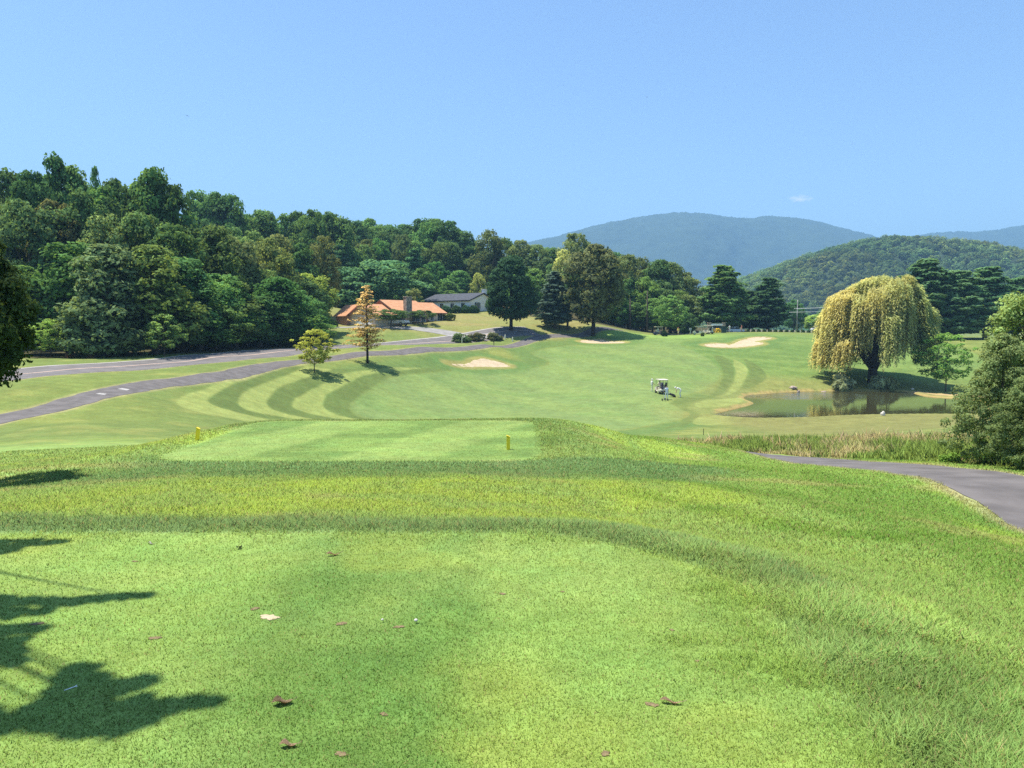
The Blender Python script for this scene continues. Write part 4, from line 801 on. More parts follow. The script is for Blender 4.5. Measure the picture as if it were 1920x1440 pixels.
# ------------------------------------------------------------------ far wood on the hill
def hill_wood():
    rg = np.random.default_rng(42); me = bpy.data.objects['wooded_hill'].data
    n = len(me.vertices); co = np.empty(n * 3, np.float32); me.vertices.foreach_get('co', co); co = co.reshape(-1, 3)
    nf = len(me.polygons); vi = np.empty(nf * 4, np.int32); me.loops.foreach_get('vertex_index', vi); q = co[vi.reshape(-1, 4)]
    a = np.linalg.norm(np.cross(q[:, 1] - q[:, 0], q[:, 3] - q[:, 0]), axis=1); ok = (q[:, :, 1].mean(1) < 960) & (q[:, :, 0].mean(1) > 120) & (q[:, :, 0].mean(1) < 640); a = a * ok
    k = 4600; pick = rg.choice(nf, k, p=a / a.sum()); u, v = rg.random((2, k)); Q = q[pick]
    c = Q[:, 0] * ((1 - u) * (1 - v))[:, None] + Q[:, 1] * (u * (1 - v))[:, None] + Q[:, 2] * (u * v)[:, None] + Q[:, 3] * ((1 - u) * v)[:, None]
    r = 2.0 + 4.2 * rg.random(k) ** 1.8; per = 64; idx = np.repeat(np.arange(k), per); m_ = k * per
    d = unit(rg.normal(size=(m_, 3))); d[:, 2] = np.abs(d[:, 2]); off = d * (r[idx] * (.75 + .3 * rg.random(m_)))[:, None]; off[:, 2] *= 1.15
    cen = c[idx] + off + np.array([0, 0, 2.0]); V, f = leaves(cen, d + np.array([0, 0, .3]), 1.6, rg, 1.2, .4)
    base = np.array([[.115, .185, .070]]) * (.65 + .75 * rg.random((k, 1))); base = base + np.array([[.028, .012, 0]]) * (rg.random((k, 1)) > .8)
    base = base * (.6 + .8 * fbm(c[:, 0] / 45, c[:, 1] / 45, 71, 4))[:, None] * (1 + np.array([[.25, .0, -.1]]) * (fbm(c[:, 0] / 70, c[:, 1] / 70, 17, 3) - .5)[:, None] * 3)
    t = base[idx] * (.8 + .4 * rg.random((m_, 1)))
    tag(link('hillside_wood', mesh_np('hillside_wood', V, [f], [M['leaf_fixed']], np.repeat(t, 4, axis=0), cn=np.repeat(unit(d + np.array([0, 0, .3])), 4, axis=0))), kind='stuff')
hill_wood()

# ------------------------------------------------------------------ grass blades near the camera, tall grass by the pond
def blade_mesh(name, x, y, ln, wd, col, lean, rg, mat_, curve=True):
    n = len(x); z = ground_z(x, y) - .003; az = rg.random(n) * 6.283; la = rg.random(n) * 6.283; le = lean * (.3 + .9 * rg.random(n))
    side = np.c_[np.cos(az), np.sin(az), np.zeros(n)] * (wd * .5)[:, None]; L = np.c_[np.cos(la) * np.sin(le), np.sin(la) * np.sin(le), np.cos(le)]
    b = np.c_[x, y, z]; mid = b + L * (ln * .55)[:, None]; tip = b + L * ln[:, None] + np.c_[np.cos(la), np.sin(la), -.6 * np.ones(n)] * (ln * le * .35)[:, None]
    V = np.stack([b - side, b + side, mid + side * .75, mid - side * .75, tip], 1).reshape(-1, 3); k = np.arange(n)[:, None] * 5
    f4 = k + np.array([[0, 1, 2, 3]]); f3 = k + np.array([[3, 2, 4]]); t = np.repeat(col, 5, axis=0); t = t * np.tile(np.array([.86, .86, 1, 1, 1.08]), n)[:, None]
    return mesh_np(name, V, [f4, f3], [mat_], t)
def grass():
    rg = np.random.default_rng(3); N = 1200000; pw = .30; r0, r1 = 2.25, 30
    r = (r0 ** pw + rg.random(N) * (r1 ** pw - r0 ** pw)) ** (1 / pw); a = np.radians((rg.random(N) - .5) * 2 * 38); oc = rg.random(N) < .20; a = np.where(oc, np.sign(a) * np.radians(38 + 24 * rg.random(N)), a); x, y = r * np.sin(a), r * np.cos(a)
    dt, df = d_tee(x, y), d_ftee(x, y); dr = line_d(x, y, path_r); nn = fbm(x * 1.6, y * 1.6, 61, 3); n4 = fbm(x * 5, y * 5, 62, 3)
    rough = np.clip(sstep(-.05, .35, dt), 0, 1) * np.clip(sstep(-.05, .3, df), 0, 1)
    ln = .016 + rough * (.024 + .008 * np.clip(r / 10, 0, 2)); ln += np.exp(-((dt - .45) / .45) ** 2) * .028 * (nn > .42)
    tuft = sstep(.55, .68, nn) * sstep(-.35, .2, dt) * (x > 0) * (1 - sstep(4, 8, r)); ln += tuft * .035
    isl = np.exp(-(((x - 1.28) / .28) ** 2 + ((y - 3.45) / .16) ** 2)) + np.exp(-(((x - .92) / .15) ** 2 + ((y - 3.75) / .07) ** 2)) * .6; ln += .045 * np.clip(isl, 0, 1) * (n4 > .4)
    ln *= (.6 + .8 * rg.random(N)); wd = (.0019 + .0004 * r) * (.7 + .6 * rg.random(N)) * np.where(oc, 1.35, 1) * (1 + .4 * rough)
    col = ground_col(x, y) * (.95 + .28 * rg.random((N, 1))); dead = rg.random(N) < .05 * (1 + rough); col[dead] = np.array([.30, .26, .11]) * (.7 + .5 * rg.random((dead.sum(), 1)))
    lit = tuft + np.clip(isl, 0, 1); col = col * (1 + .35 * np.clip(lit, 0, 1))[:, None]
    tx, ty, tl = [], [], []
    for px, py, sx, sy, m_ in [(1490, 1250, .16, .05, 900), (1570, 1270, .2, .06, 1100), (1640, 1290, .16, .06, 700), (1380, 1234, .09, .02, 260), (1700, 1345, .22, .10, 900), (1850, 1290, .28, .14, 1300), (1890, 1425, .22, .07, 700), (1760, 1205, .3, .12, 900), (1340, 1105, .16, .06, 500), (1420, 1130, .2, .07, 600), (1800, 1150, .4, .12, 800), (1620, 1180, .25, .08, 500), (1900, 1210, .3, .1, 600)]:
        cx_, cy_ = tee_pt(px, py); gx_, gy_ = rg.normal(size=(2, m_)); tx.append(cx_ + gx_ * sx + .15 * sx * np.sin(gy_ * 3)); ty.append(cy_ + gy_ * sy); tl.append((.030 + .040 * rg.random(m_)) * np.exp(-(gx_ ** 2 + gy_ ** 2) * .12))
    tx, ty, tl = map(np.concatenate, (tx, ty, tl)); q_ = len(tx)
    x, y, ln = np.r_[x, tx], np.r_[y, ty], np.r_[ln, tl]; wd = np.r_[wd, (.0028 + .0014 * rg.random(q_))]; col = np.r_[col, np.array([[.26, .40, .085]]) * (.75 + .5 * rg.random((q_, 1)))]; N += q_
    dr, nn, n4 = np.r_[dr, np.full(q_, 9.)], np.r_[nn, np.full(q_, .5)], np.r_[n4, np.full(q_, .5)]
    ok = dr > 1.36 + (nn - .5) * .25
    for bx, by, br in BARE: ok &= np.hypot(x - bx, (y - by)) > br * (.7 + .6 * n4)
    lean = np.full(N, .75); s = ok
    tag(link('grass', blade_mesh('grass', x[s], y[s], ln[s], wd[s], col[s], lean[s], rg, M['blade'])), kind='stuff')
def tee_pt(px, py):
    rx, rz = ray(px, py); Y = -EYE / rz; return float(rx * Y), float(Y)
DIVOT = [(478, 1142, .045), (290, 1197, .05), (640, 1170, .05), (748, 1176, .045), (253, 1053, .035), (942, 1114, .035), (1135, 1414, .035), (1222, 1322, .045), (1308, 1240, .02), (1055, 1110, .02), (1260, 1182, .025), (640, 1415, .04), (720, 1340, .03), (70, 1170, .05)]
SANDFILL = (505, 1158, .075)
BARE = [(*tee_pt(a, b), r * .38) for a, b, r in DIVOT] + [(*tee_pt(505, 1158), .042)]
grass()
def tall_grass():
    rg = np.random.default_rng(8); N = 95000
    poly = [(xat(1186, 56), 56), (xat(1192, 46), 46), (xat(1300, 39), 39), (10.3 + 1.9, 33), (12.1, 27), (12.3, 22), (13.2, 18.5), (15.2, 17.5), (19, 20), (30, 40), (26, 50), (18, 53)]
    p = np.array(poly); x = rg.uniform(p[:, 0].min(), p[:, 0].max(), N * 3); y = rg.uniform(p[:, 1].min(), p[:, 1].max(), N * 3)
    d = poly_sd(x, y, poly); s = (d < (fbm(x * .4, y * .4, 2, 3) - .5) * 1.5); x, y, d = x[s][:N], y[s][:N], d[s][:N]; n = len(x); nn = fbm(x * .35, y * .35, 12, 3); n2 = fbm(x * 1.3, y * 1.3, 13, 3)
    ln = (.22 + .48 * sstep(.3, .7, n2)) * (.6 + .7 * rg.random(n)) * (.45 + .55 * sstep(0, 2.5, -d)); wd = (.012 + .0009 * y) * (.6 + .8 * rg.random(n))
    col = np.tile([[.24, .33, .075]], (n, 1)); m = sstep(.44, .62, nn + (y - 38) * .008); col = mixc(col, (.50, .42, .20), m * .85); col = mixc(col, (.15, .24, .05), sstep(.5, .7, n2) * (1 - m) * .7)
    fl = (rg.random(n) < .05) & (m > .5); col[fl] = (.55, .40, .25); ln[fl] *= 1.45
    col *= (.65 + .7 * rg.random((n, 1)))
    tag(link('tall_grass', blade_mesh('tall_grass', x, y, ln, wd, col, np.full(n, .45), rg, M['blade'])), kind='stuff')
tall_grass()

# ------------------------------------------------------------------ houses
M['roof_orange'] = noise_mat('orange_shingle', (.49, .235, .115), (.60, .31, .16), 1.4, .9, .02, bscale=9)
M['fascia'] = noise_mat('brown_fascia', (.10, .055, .04), (.14, .08, .055), 2, .8)
M['brick'] = noise_mat('pink_brick', (.33, .17, .13), (.46, .26, .20), 9, .9, .01)
M['cream'] = noise_mat('cream_siding', (.62, .50, .40), (.72, .60, .48), 3, .8)
M['stone'] = noise_mat('field_stone', (.17, .13, .10), (.50, .40, .31), 3.2, .9, .05, lo=.4, hi=.6)
M['glass'] = noise_mat('window_glass', (.02, .024, .028), (.04, .045, .05), 1, .08, spec=.6)
M['white'] = noise_mat('white_paint', (.74, .74, .73), (.82, .82, .80), 2, .6)
M['roof_grey'] = noise_mat('slate_grey_shingle', (.055, .058, .068), (.095, .10, .115), 2, .9, .02, bscale=9)
M['whitewash'] = noise_mat('white_brick', (.80, .76, .74), (.88, .85, .84), 8, .85, .01)
M['dark_trim'] = noise_mat('dark_trim', (.03, .035, .04), (.05, .055, .06), 3, .6)
M['bluewhite'] = noise_mat('pale_siding', (.74, .78, .84), (.80, .84, .88), 3, .7)
def gable(part, x0, x1, yr, half, zr, pitch, mw, mr, parent, oh=.45, z0=-1.5, hip=0.0, tr='fascia'):
    """block with ridge along x at y=yr; pieces butt, roof slabs stand on the walls"""
    ze = zr - half * pitch
    MB().prism([(yr - half, z0), (yr + half, z0), (yr + half, ze), (yr, zr - .02), (yr - half, ze)], 'x', x0, x1).build('wall', mw, parent)
    t = .14; h2 = half + oh; zl = zr - h2 * pitch
    b = MB(); b.prism([(yr - h2, zl + .03), (yr, zr + .03), (yr + h2, zl + .03), (yr + h2, zl + .03 + t), (yr, zr + .03 + t), (yr - h2, zl + .03 + t)], 'x', x0 - oh, x1 + oh)
    r = b.build('roof', mr, parent)
    f = MB()
    for xx in (x0 - oh - .05, x1 + oh + .012):
        f.prism([(yr - h2, zl - .16), (yr, zr - .16), (yr + h2, zl - .16), (yr + h2, zl + .1), (yr, zr + .1), (yr - h2, zl + .1)], 'x', xx, xx + .038)
    f.box(x0 - oh, x1 + oh, yr - h2 - .045, yr - h2 - .004, zl - .1, zl + .12)
    f.build('fascia', M[tr], parent); return ze, r
def window(parent, x, z, w, h, y, frame='white', shut=None, face='y'):
    """window on a wall facing -y at y (face 'y') or on a wall facing -x at x=y / +x"""
    b = MB(); g = MB()
    def put(mb, a0, a1, d0, d1, c0, c1):
        if face == 'y': mb.box(a0, a1, y - d1, y - d0, c0, c1)
        elif face == '-x': mb.box(y - d1, y - d0, a0, a1, c0, c1)
        else: mb.box(y + d0, y + d1, a0, a1, c0, c1)
    for s in (-1, 1): put(b, x + s * w / 2 - .05, x + s * w / 2 + .05, .003, .07, z - h / 2, z + h / 2)
    put(b, x - w / 2 - .05, x + w / 2 + .05, .003, .07, z + h / 2, z + h / 2 + .08); put(b, x - w / 2 - .1, x + w / 2 + .1, .003, .11, z - h / 2 - .08, z - h / 2)
    put(b, x - .025, x + .025, .02, .05, z - h / 2, z + h / 2)
    fr = b.build('window', M[frame], parent); put(g, x - w / 2 + .051, x + w / 2 - .051, .004, .016, z - h / 2 + .002, z + h / 2 - .002); g.build('pane', M['glass'], fr)
    if shut:
        for s in (-1, 1):
            k = MB(); put(k, x + s * (w / 2 + .33) - .22, x + s * (w / 2 + .33) + .22, .003, .04, z - h / 2, z + h / 2); k.build('shutter', M[shut], fr)
def orange_house():
    x, Y = xat(740, 160, 605), 160.0; z = gz(x, Y) - .1; o = empty('ranch_house', (x, Y, z), R(42)); tag(o, 'low brick ranch house with orange shingle roof and big stone chimney', 'house')
    E = 2.55; p = .44; zr = E + 5 * p; c, s = math.cos(R(42)), math.sin(R(42))
    gable('main', -3.2, 5.0, 0, 5, zr, p, M['brick'], M['roof_orange'], o, hip=1)
    gable('right', 5.46, 9.7, .1, 4.95, zr - .32, p, M['brick'], M['roof_orange'], o)
    gable('garage', -8.4, -3.65, -.9, 4.9, zr - 1.0, p, M['cream'], M['roof_orange'], o, z0=-1.8)
    # rear wing, ridge turned across the house
    w = empty('tmp'); bpy.data.objects.remove(w)
    zr2 = zr - .95
    MB().prism([(-9.2, -1.9), (-4.2, -1.9), (-4.2, zr2 - 2.1), (-6.7, zr2 - .1), (-9.2, zr2 - 2.1)], 'y', 4.05, 8.6).build('wall', M['brick'], o)
    MB().prism([(-9.65, zr2 - 2.42), (-6.7, zr2), (-3.9, zr2 - 2.2), (-3.9, zr2 - 2.06), (-6.7, zr2 + .14), (-9.65, zr2 - 2.28)], 'y', 3.6, 9.0).build('roof', M['roof_orange'], o)
    ch = MB().box(-1.15, .25, -6.25, -5.03, -1.5, zr + .55, .05).build('chimney', M['stone'], o)
    MB().box(-1.22, .32, -6.32, -4.96, zr + .555, zr + .72, .03).build('chimney_cap', M['stone'], ch)
    for xx, w_ in [(-2.3, 1.1), (1.9, 2.2), (3.9, 1.0)]: window(o, xx, 1.25, w_, 1.7, -5, 'white')
    for xx, w_ in [(6.3, .9), (8.4, 1.3)]: window(o, xx, 1.35, w_, 1.5, -4.85, 'white', 'cream')
    d = MB().box(-.55 + 1.05, .35 + 1.05, -5.06, -5.004, -.2, 1.95, .01).build('door', M['fascia'], o); MB().ball((1.28, -5.1, .9), .045, 1).build('handle', M['stone'], d)
    for yy in (-3.3, .4):
        g = MB()
        g.box(-8.47, -8.405, yy - 1.35, yy + 1.35, -1.6, .75, .01)
        for k in range(1, 4): g.box(-8.485, -8.471, yy - 1.33, yy + 1.33, -1.6 + k * .58, -1.56 + k * .58)
        g.build('garage_door', M['white'], o)
    window(o, -2.9, 1.05, .9, .7, -8.4, 'white', None, '-x')
    return o
orange_house()
def white_house():
    x, Y = xat(905, 193, 578), 193.0; z = gz(x, Y) + .1; o = empty('white_house', (x, Y, z), R(-35)); tag(o, 'long single-storey white house with dark grey roof half hidden by the very dark tree', 'house')
    E = 2.5; p = .34
    gable('main', -15.5, 0, 0, 5.6, E + 5.6 * p, p, M['bluewhite'], M['roof_grey'], o, tr='dark_trim', z0=-2.5)
    gable('wing', -22, -15.99, .4, 4.4, E + 4.4 * p - .45, p, M['bluewhite'], M['roof_grey'], o, tr='dark_trim', z0=-2.5)
    # brick skin of the gable end
    MB().prism([(-5.58, -2.5), (5.58, -2.5), (5.58, E - .02), (0, E + 5.6 * p - .1), (-5.58, E - .02)], 'x', .004, .1).build('gable_wall', M['whitewash'], o)
    window(o, -2.3, 1.2, 1.2, 1.6, .1, 'white', 'dark_trim', '+x'); window(o, 2.3, 1.2, 1.2, 1.6, .1, 'white', 'dark_trim', '+x'); window(o, -.6, -1.25, 1.0, .6, .1, 'white', None, '+x')
    for xx in (-12.5, -9, -5.5, -2): window(o, xx, 1.1, 1.2, 1.3, -5.6, 'white')
    ch = MB().box(-1.0, -.1, .9, 2.0, E + 1.2, E + 5.6 * p + 1.0, .03).build('chimney', M['whitewash'], o); MB().box(-1.06, -.04, .84, 2.06, E + 5.6 * p + 1.005, E + 5.6 * p + 1.12).build('chimney_cap', M['whitewash'], ch)
white_house()

# ------------------------------------------------------------------ vehicles
def paint(name, c, rough=.25): return noise_mat(name, c, tuple(min(1, v * 1.08) for v in c), 1.5, rough, spec=.6)
M['car_white'] = paint('white_car_paint', (.72, .74, .76)); M['cart_cream'] = paint('cream_plastic', (.70, .64, .50), .4); M['tyre'] = noise_mat('tyre_rubber', (.012, .012, .013), (.025, .025, .026), 9, .85)
M['metal'] = noise_mat('steel', (.45, .45, .46), (.55, .55, .55), 6, .35, metallic=.9); M['black'] = noise_mat('black_plastic', (.014, .014, .016), (.03, .03, .032), 5, .6); M['navy'] = paint('navy_plastic', (.02, .03, .09), .4)
M['lamp'] = noise_mat('lamp_glass', (.55, .55, .52), (.7, .7, .66), 4, .15); M['tail'] = noise_mat('red_lamp', (.35, .02, .02), (.45, .03, .03), 4, .2)
def wheel(o, x, y, r, w):
    t = MB(); n = 18
    t.prism([(r * math.cos(2 * math.pi * k / n), r + r * math.sin(2 * math.pi * k / n)) for k in range(n)], 'y', -w / 2, w / 2, .025); wo = t.build('wheel', M['tyre'], o, (x, y, 0))
    q = MB(); q.prism([(r * .58 * math.cos(2 * math.pi * k / 12), r + r * .58 * math.sin(2 * math.pi * k / 12)) for k in range(12)], 'y', -w / 2 - .012, w / 2 + .012); q.build('rim', M['metal'], wo)
def car(name, kind, px, Y, rz, m, label, py=None):
    x = xat(px, Y, 610); o = empty(name, (x, Y, gz(x, Y) + .02), rz); tag(o, label, 'pickup truck' if kind == 'pickup' else 'car')
    if kind == 'pickup': low = [(-2.7, .45), (2.6, .45), (2.68, .8), (2.55, 1.05), (1.2, 1.15), (-2.75, 1.15), (-2.75, .6)]; cab = [(-.75, 1.152), (1.25, 1.152), (.55, 1.78), (-.6, 1.8)]
    else: low = [(-2.2, .35), (2.2, .35), (2.3, .65), (2.15, .88), (1.15, .98), (-1.9, 1.02), (-2.28, .9), (-2.3, .5)]; cab = [(-1.9, 1.022), (1.1, .985), (.45, 1.5), (-1.35, 1.54)]
    MB().prism(low, 'y', -.9, .9, .07).build('body', m, o); MB().prism(cab, 'y', -.76, .76, .06).build('cabin', M['glass'], o)
    tp = [p for p in cab if p[1] > 1.3]; x0, x1 = min(p[0] for p in tp), max(p[0] for p in tp); zt = max(p[1] for p in tp)
    MB().box(x0 - .05, x1 + .05, -.74, .74, zt - .02, zt + .05, .03).build('roof', m, o)
    for s in (-1, 1):
        pl = MB(); pl.box((x0 + x1) / 2 - .05, (x0 + x1) / 2 + .05, s * .75 - .02, s * .75 + .03, 1.16, zt - .03); pl.build('pillar', m, o)
        MB().ball((2.5 if kind == 'pickup' else 2.2, s * .68, .8 if kind != 'pickup' else .92), .13, 2, (.6, 1.2, .7)).build('headlight', M['lamp'], o)
        MB().box(-2.78 if kind == 'pickup' else -2.33, -2.72 if kind == 'pickup' else -2.25, s * .75 - .1, s * .75 + .1, .75, .98).build('tail_light', M['tail'], o)
    MB().box(2.5 if kind == 'pickup' else 2.2, 2.74 if kind == 'pickup' else 2.36, -.85, .85, .42, .58, .03).build('bumper', M['black'], o)
    r = .38 if kind == 'pickup' else .33
    for xx in (1.65, -1.75) if kind == 'pickup' else (1.4, -1.4):
        for s in (-1, 1): wheel(o, xx, s * .83, r, .24)
    return o
car('pickup_truck', 'pickup', 744, 152.3, R(-28), M['car_white'], 'white pickup truck on the driveway beside the stone chimney, partly behind a small tree')
car('parked_car', 'sedan', 722, 156, R(-70), M['car_white'], 'white car parked in front of the garage, behind the small dark tree')
car('far_car', 'sedan', 1536, 218, R(5), M['car_white'], 'small distant white car behind the row of low shrubs, left of the willow')
car('far_car', 'sedan', 1378, 186, R(15), M['car_white'], 'white car parked right of the stone gateway below the pines')
def golf_cart(px, Y, rz, body, label, bags=(), zoff=0, x=None):
    x = xat(px, Y) if x is None else x; o = empty('golf_cart', (x, Y, gz(x, Y) + zoff), rz); tag(o, label, 'golf cart')
    MB().prism([(-1.15, .28), (1.1, .28), (1.22, .5), (1.12, .78), (.62, .92), (.5, .42), (-.1, .42), (-.15, .68), (-.95, .72), (-1.2, .62)], 'y', -.56, .56, .05).build('body', body, o)
    st = MB().box(-.62, -.08, -.52, .52, .725, .85, .04).build('seat', M['cart_cream'], o)
    MB().prism([(-.66, .86), (-.54, .86), (-.66, 1.25), (-.77, 1.25)], 'y', -.52, .52, .025).build('backrest', M['cart_cream'], o)
    MB().prism([(-1.0, 1.80), (.75, 1.80), (.8, 1.86), (.6, 1.9), (-.85, 1.9), (-1.05, 1.86)], 'y', -.6, .6, .025).build('roof', M['cart_cream'], o)
    for xx, xt in ((.72, .62), (-.98, -.88)):
        for s in (-1, 1): MB().tube([(xx, s * .5, .72 if xx > 0 else .7), (xt, s * .52, 1.81)], .022, 6).build('post', M['black'], o)
    ring = [(.34 + .06 * math.cos(a) * .5, .27 + .17 * math.cos(a), 1.02 + .15 * math.sin(a)) for a in np.linspace(0, 2 * math.pi, 15)]
    sw = MB().tube(ring, .016, 6, False); sw.tube([(.34, .27, 1.02), (.6, .27, .82)], .02, 6); sw.build('steering_wheel', M['black'], o)
    for s in (-1, 1): MB().ball((1.13, s * .36, .62), .075, 2, (.5, 1, .8)).build('headlight', M['lamp'], o)
    MB().box(-1.32, -1.2, -.5, .5, .25, .42, .03).build('bumper', M['black'], o)
    for xx in (.8, -.78):
        for s in (-1, 1): wheel(o, xx, s * .5, .23, .2)
    return o
M['bag_purple'] = noise_mat('purple_canvas', (.06, .045, .11), (.10, .08, .16), 6, .7); M['bag_black'] = noise_mat('black_canvas', (.018, .018, .02), (.04, .04, .045), 6, .7); M['bag_white'] = noise_mat('white_canvas', (.6, .6, .62), (.7, .7, .7), 6, .7)
def golf_bag(loc, lean, rz, m, label, group=None):
    o = empty('golf_bag', loc, rz); o.rotation_euler = (lean[0], lean[1], rz); tag(o, label, 'golf bag', group)
    b = MB(); b.tube([(0, 0, 0), (0, 0, .12), (0, 0, .75), (0, 0, .86)], [.12, .135, .125, .14], 12); b.build('bag', m, o, None, True)
    MB().box(.10, .19, -.09, .09, .15, .55, .03).build('pocket', m, o)
    MB().tube([(-.12, 0, .25), (-.2, 0, .5), (-.13, 0, .78)], .014, 6).build('strap', M['black'], o)
    for k in range(5):
        a = k * 1.25; e = (.07 * math.cos(a), .07 * math.sin(a)); c = MB(); c.tube([(e[0] * .8, e[1] * .8, .84), (e[0], e[1], 1.08)], .009, 5); c.box(e[0] - .045, e[0] + .05, e[1] - .02, e[1] + .02, 1.08, 1.125, .008); c.build('club', M['metal'], o)
    return o
def local(o, v): return Matrix.LocRotScale(o.location, o.rotation_euler, o.scale) @ Vector(v)

# ------------------------------------------------------------------ people
M['skin'] = noise_mat('skin', (.42, .25, .17), (.50, .31, .22), 5, .6)
CL = {}
def cloth(c):
    k = tuple(c)
    if k not in CL: CL[k] = noise_mat('cloth', c, tuple(min(1, v * 1.12) for v in c), 7, .85)
    return CL[k]
def person(loc, rz, pose, shirt, legs, shoes, label, cap=None, hair=(.05, .03, .02), short=True):
    """one skinned body; pose gives joint positions in metres (x right, y forward)"""
    J = dict(hip=(0, 0, .93), waist=(0, 0, 1.08), chest=(0, 0, 1.32), neck=(0, 0, 1.47), head=(0, .02, 1.58), crown=(0, .01, 1.70),
             shl=(-.18, 0, 1.40), ell=(-.25, -.02, 1.13), wrl=(-.26, .08, .89), shr=(.18, 0, 1.40), elr=(.25, -.02, 1.13), wrr=(.26, .08, .89),
             hpl=(-.09, 0, .88), knl=(-.10, .02, .49), anl=(-.10, -.02, .09), tol=(-.11, .17, .035), hpr=(.09, 0, .88), knr=(.10, .02, .49), anr=(.10, -.02, .09), tor=(.11, .17, .035))
    J.update({k: v for k, v in pose.items() if k != 'face'})
    J = {k: Vector(v) for k, v in J.items()}
    rad = dict(hip=.135, waist=.125, chest=.15, neck=.055, head=.088, crown=.07, shl=.07, ell=.043, wrl=.028, shr=.07, elr=.043, wrr=.028, hpl=.092, knl=.058, anl=.04, tol=.03, hpr=.092, knr=.058, anr=.04, tor=.03)
    fd = (J['head'] - J['neck']); face = Vector(pose.get('face', (0, 1, 0))).normalized()
    J['nose'] = J['head'] + face * .105; rad['nose'] = .016; J['chin'] = J['head'] + face * .06 - fd.normalized() * .075; rad['chin'] = .04
    ears = face.cross(fd).normalized()
    for k, s in (('earl', 1), ('earr', -1)): J[k] = J['head'] + ears * s * .085; rad[k] = .02
    E = [('hip', 'waist', 'shirt'), ('waist', 'chest', 'shirt'), ('chest', 'neck', 'shirt'), ('neck', 'head', 'skin'), ('head', 'crown', 'hair'), ('head', 'nose', 'skin'), ('head', 'chin', 'skin'), ('head', 'earl', 'skin'), ('head', 'earr', 'skin')]
    for s in 'lr':
        E += [('chest', 'sh' + s, 'shirt'), ('sh' + s, 'el' + s, 'shirt'), ('el' + s, 'wr' + s, 'skin'), ('hip', 'hp' + s, 'legs'), ('hp' + s, 'kn' + s, 'legs'), ('kn' + s, 'an' + s, 'skin' if short else 'legs'), ('an' + s, 'to' + s, 'shoes')]
        d = (J['wr' + s] - J['el' + s]).normalized(); pl = J['wr' + s] + d * .075; J['pm' + s] = pl; rad['pm' + s] = .026; E.append(('wr' + s, 'pm' + s, 'skin'))
        w = d.cross(Vector((0, 0, 1)) if abs(d.z) < .9 else Vector((0, 1, 0))).normalized(); n = d.cross(w)
        for k, (off, L) in enumerate([(-.026, .075), (-.009, .085), (.009, .08), (.026, .062)]):
            a, b = f'f{k}a{s}', f'f{k}b{s}'; J[a] = pl + w * off + d * L * .55 + n * .006; J[b] = pl + w * off * 1.05 + d * L * .95 + n * .025; rad[a] = .0085; rad[b] = .0075; E += [('pm' + s, a, 'skin'), (a, b, 'skin')]
        a, b = 'ta' + s, 'tb' + s; J[a] = J['wr' + s] + d * .04 - w * .035; J[b] = J['wr' + s] + d * .075 - w * .05 + n * .012; rad[a] = .01; rad[b] = .008; E += [('wr' + s, a, 'skin'), (a, b, 'skin')]
    bm = bmesh.new(); sk = bm.verts.layers.skin.verify(); vs = {}
    for k, p in J.items():
        v = bm.verts.new(p); v[sk].radius = (rad[k], rad[k]); v[sk].use_root = (k == 'hip'); vs[k] = v
    for a, b, _ in E: bm.edges.new((vs[a], vs[b]))
    me = bpy.data.meshes.new('person'); bm.to_mesh(me); bm.free(); t = link('tmp_person', me); t.modifiers.new('s', 'SKIN').use_smooth_shade = True; t.modifiers.new('u', 'SUBSURF').levels = 1
    bpy.context.view_layer.update(); ev = t.evaluated_get(bpy.context.evaluated_depsgraph_get()); body = bpy.data.meshes.new_from_object(ev); bpy.data.objects.remove(t)
    body.materials.clear(); ms = {'shirt': cloth(shirt), 'skin': M['skin'], 'legs': cloth(legs), 'shoes': cloth(shoes), 'hair': cloth(hair)}; ks = list(ms)
    for k in ks: body.materials.append(ms[k])
    for p in body.polygons:
        best = (9, 'skin')
        for a, b, kk in E:
            A, B = J[a], J[b]; u = max(0, min(1, (p.center - A).dot(B - A) / max((B - A).length_squared, 1e-9))); dd = (p.center - A - (B - A) * u).length - .5 * (rad[a] * (1 - u) + rad[b] * u)
            if kk == 'shirt' and a.startswith('sh') and u > .62: kk2 = 'skin'
            else: kk2 = kk
            best = min(best, (dd, kk2))
        p.material_index = ks.index(best[1]); p.use_smooth = True
    body.name = 'person'; o = link('person', body, None, loc); o.rotation_euler = (0, 0, rz); tag(o, label, 'person')
    if cap:
        up = fd.normalized(); b = MB(); b.ball((0, 0, 0), .115, 2, (1, 1.05, .8)); 
        pr = [(math.cos(a) * .085, .07 + math.sin(a) * .12) for a in np.linspace(0, math.pi, 9)]; b.prism(pr, 'z', -.005, .012)
        c = b.build('cap', cloth(cap), o, None, True); q = Vector((0, 0, 1)).rotation_difference(up); c.location = J['head'] + up * .075; c.rotation_mode = 'QUATERNION'
        yy = q @ Vector((0, 1, 0)); pf = (face - up * face.dot(up)).normalized(); ang_ = math.atan2(yy.cross(pf).dot(up), yy.dot(pf)); from mathutils import Quaternion
        c.rotation_quaternion = Quaternion(up, ang_) @ q
    return o
def at(px, Y): x = xat(px, Y, 735); return (x, Y, gz(x, Y))
WHITE, KHAKI, PALEB = (.74, .72, .66), (.62, .58, .42), (.70, .74, .82)
walk = dict(wrl=(-.22, .22, .92), ell=(-.25, .02, 1.12), wrr=(.16, .30, .98), elr=(.25, .08, 1.12), knl=(-.1, .16, .50), anl=(-.1, .10, .09), tol=(-.11, .29, .04), knr=(.1, -.02, .48), anr=(.1, -.20, .10), tor=(.1, -.03, .035), face=(.3, 1, -.2))
person(at(1222, 99), R(-75), walk, WHITE, (.66, .66, .50), (.72, .72, .62), 'golfer in white cap and shirt standing left of the golf cart on the fairway', cap=(.78, .76, .70), short=False)
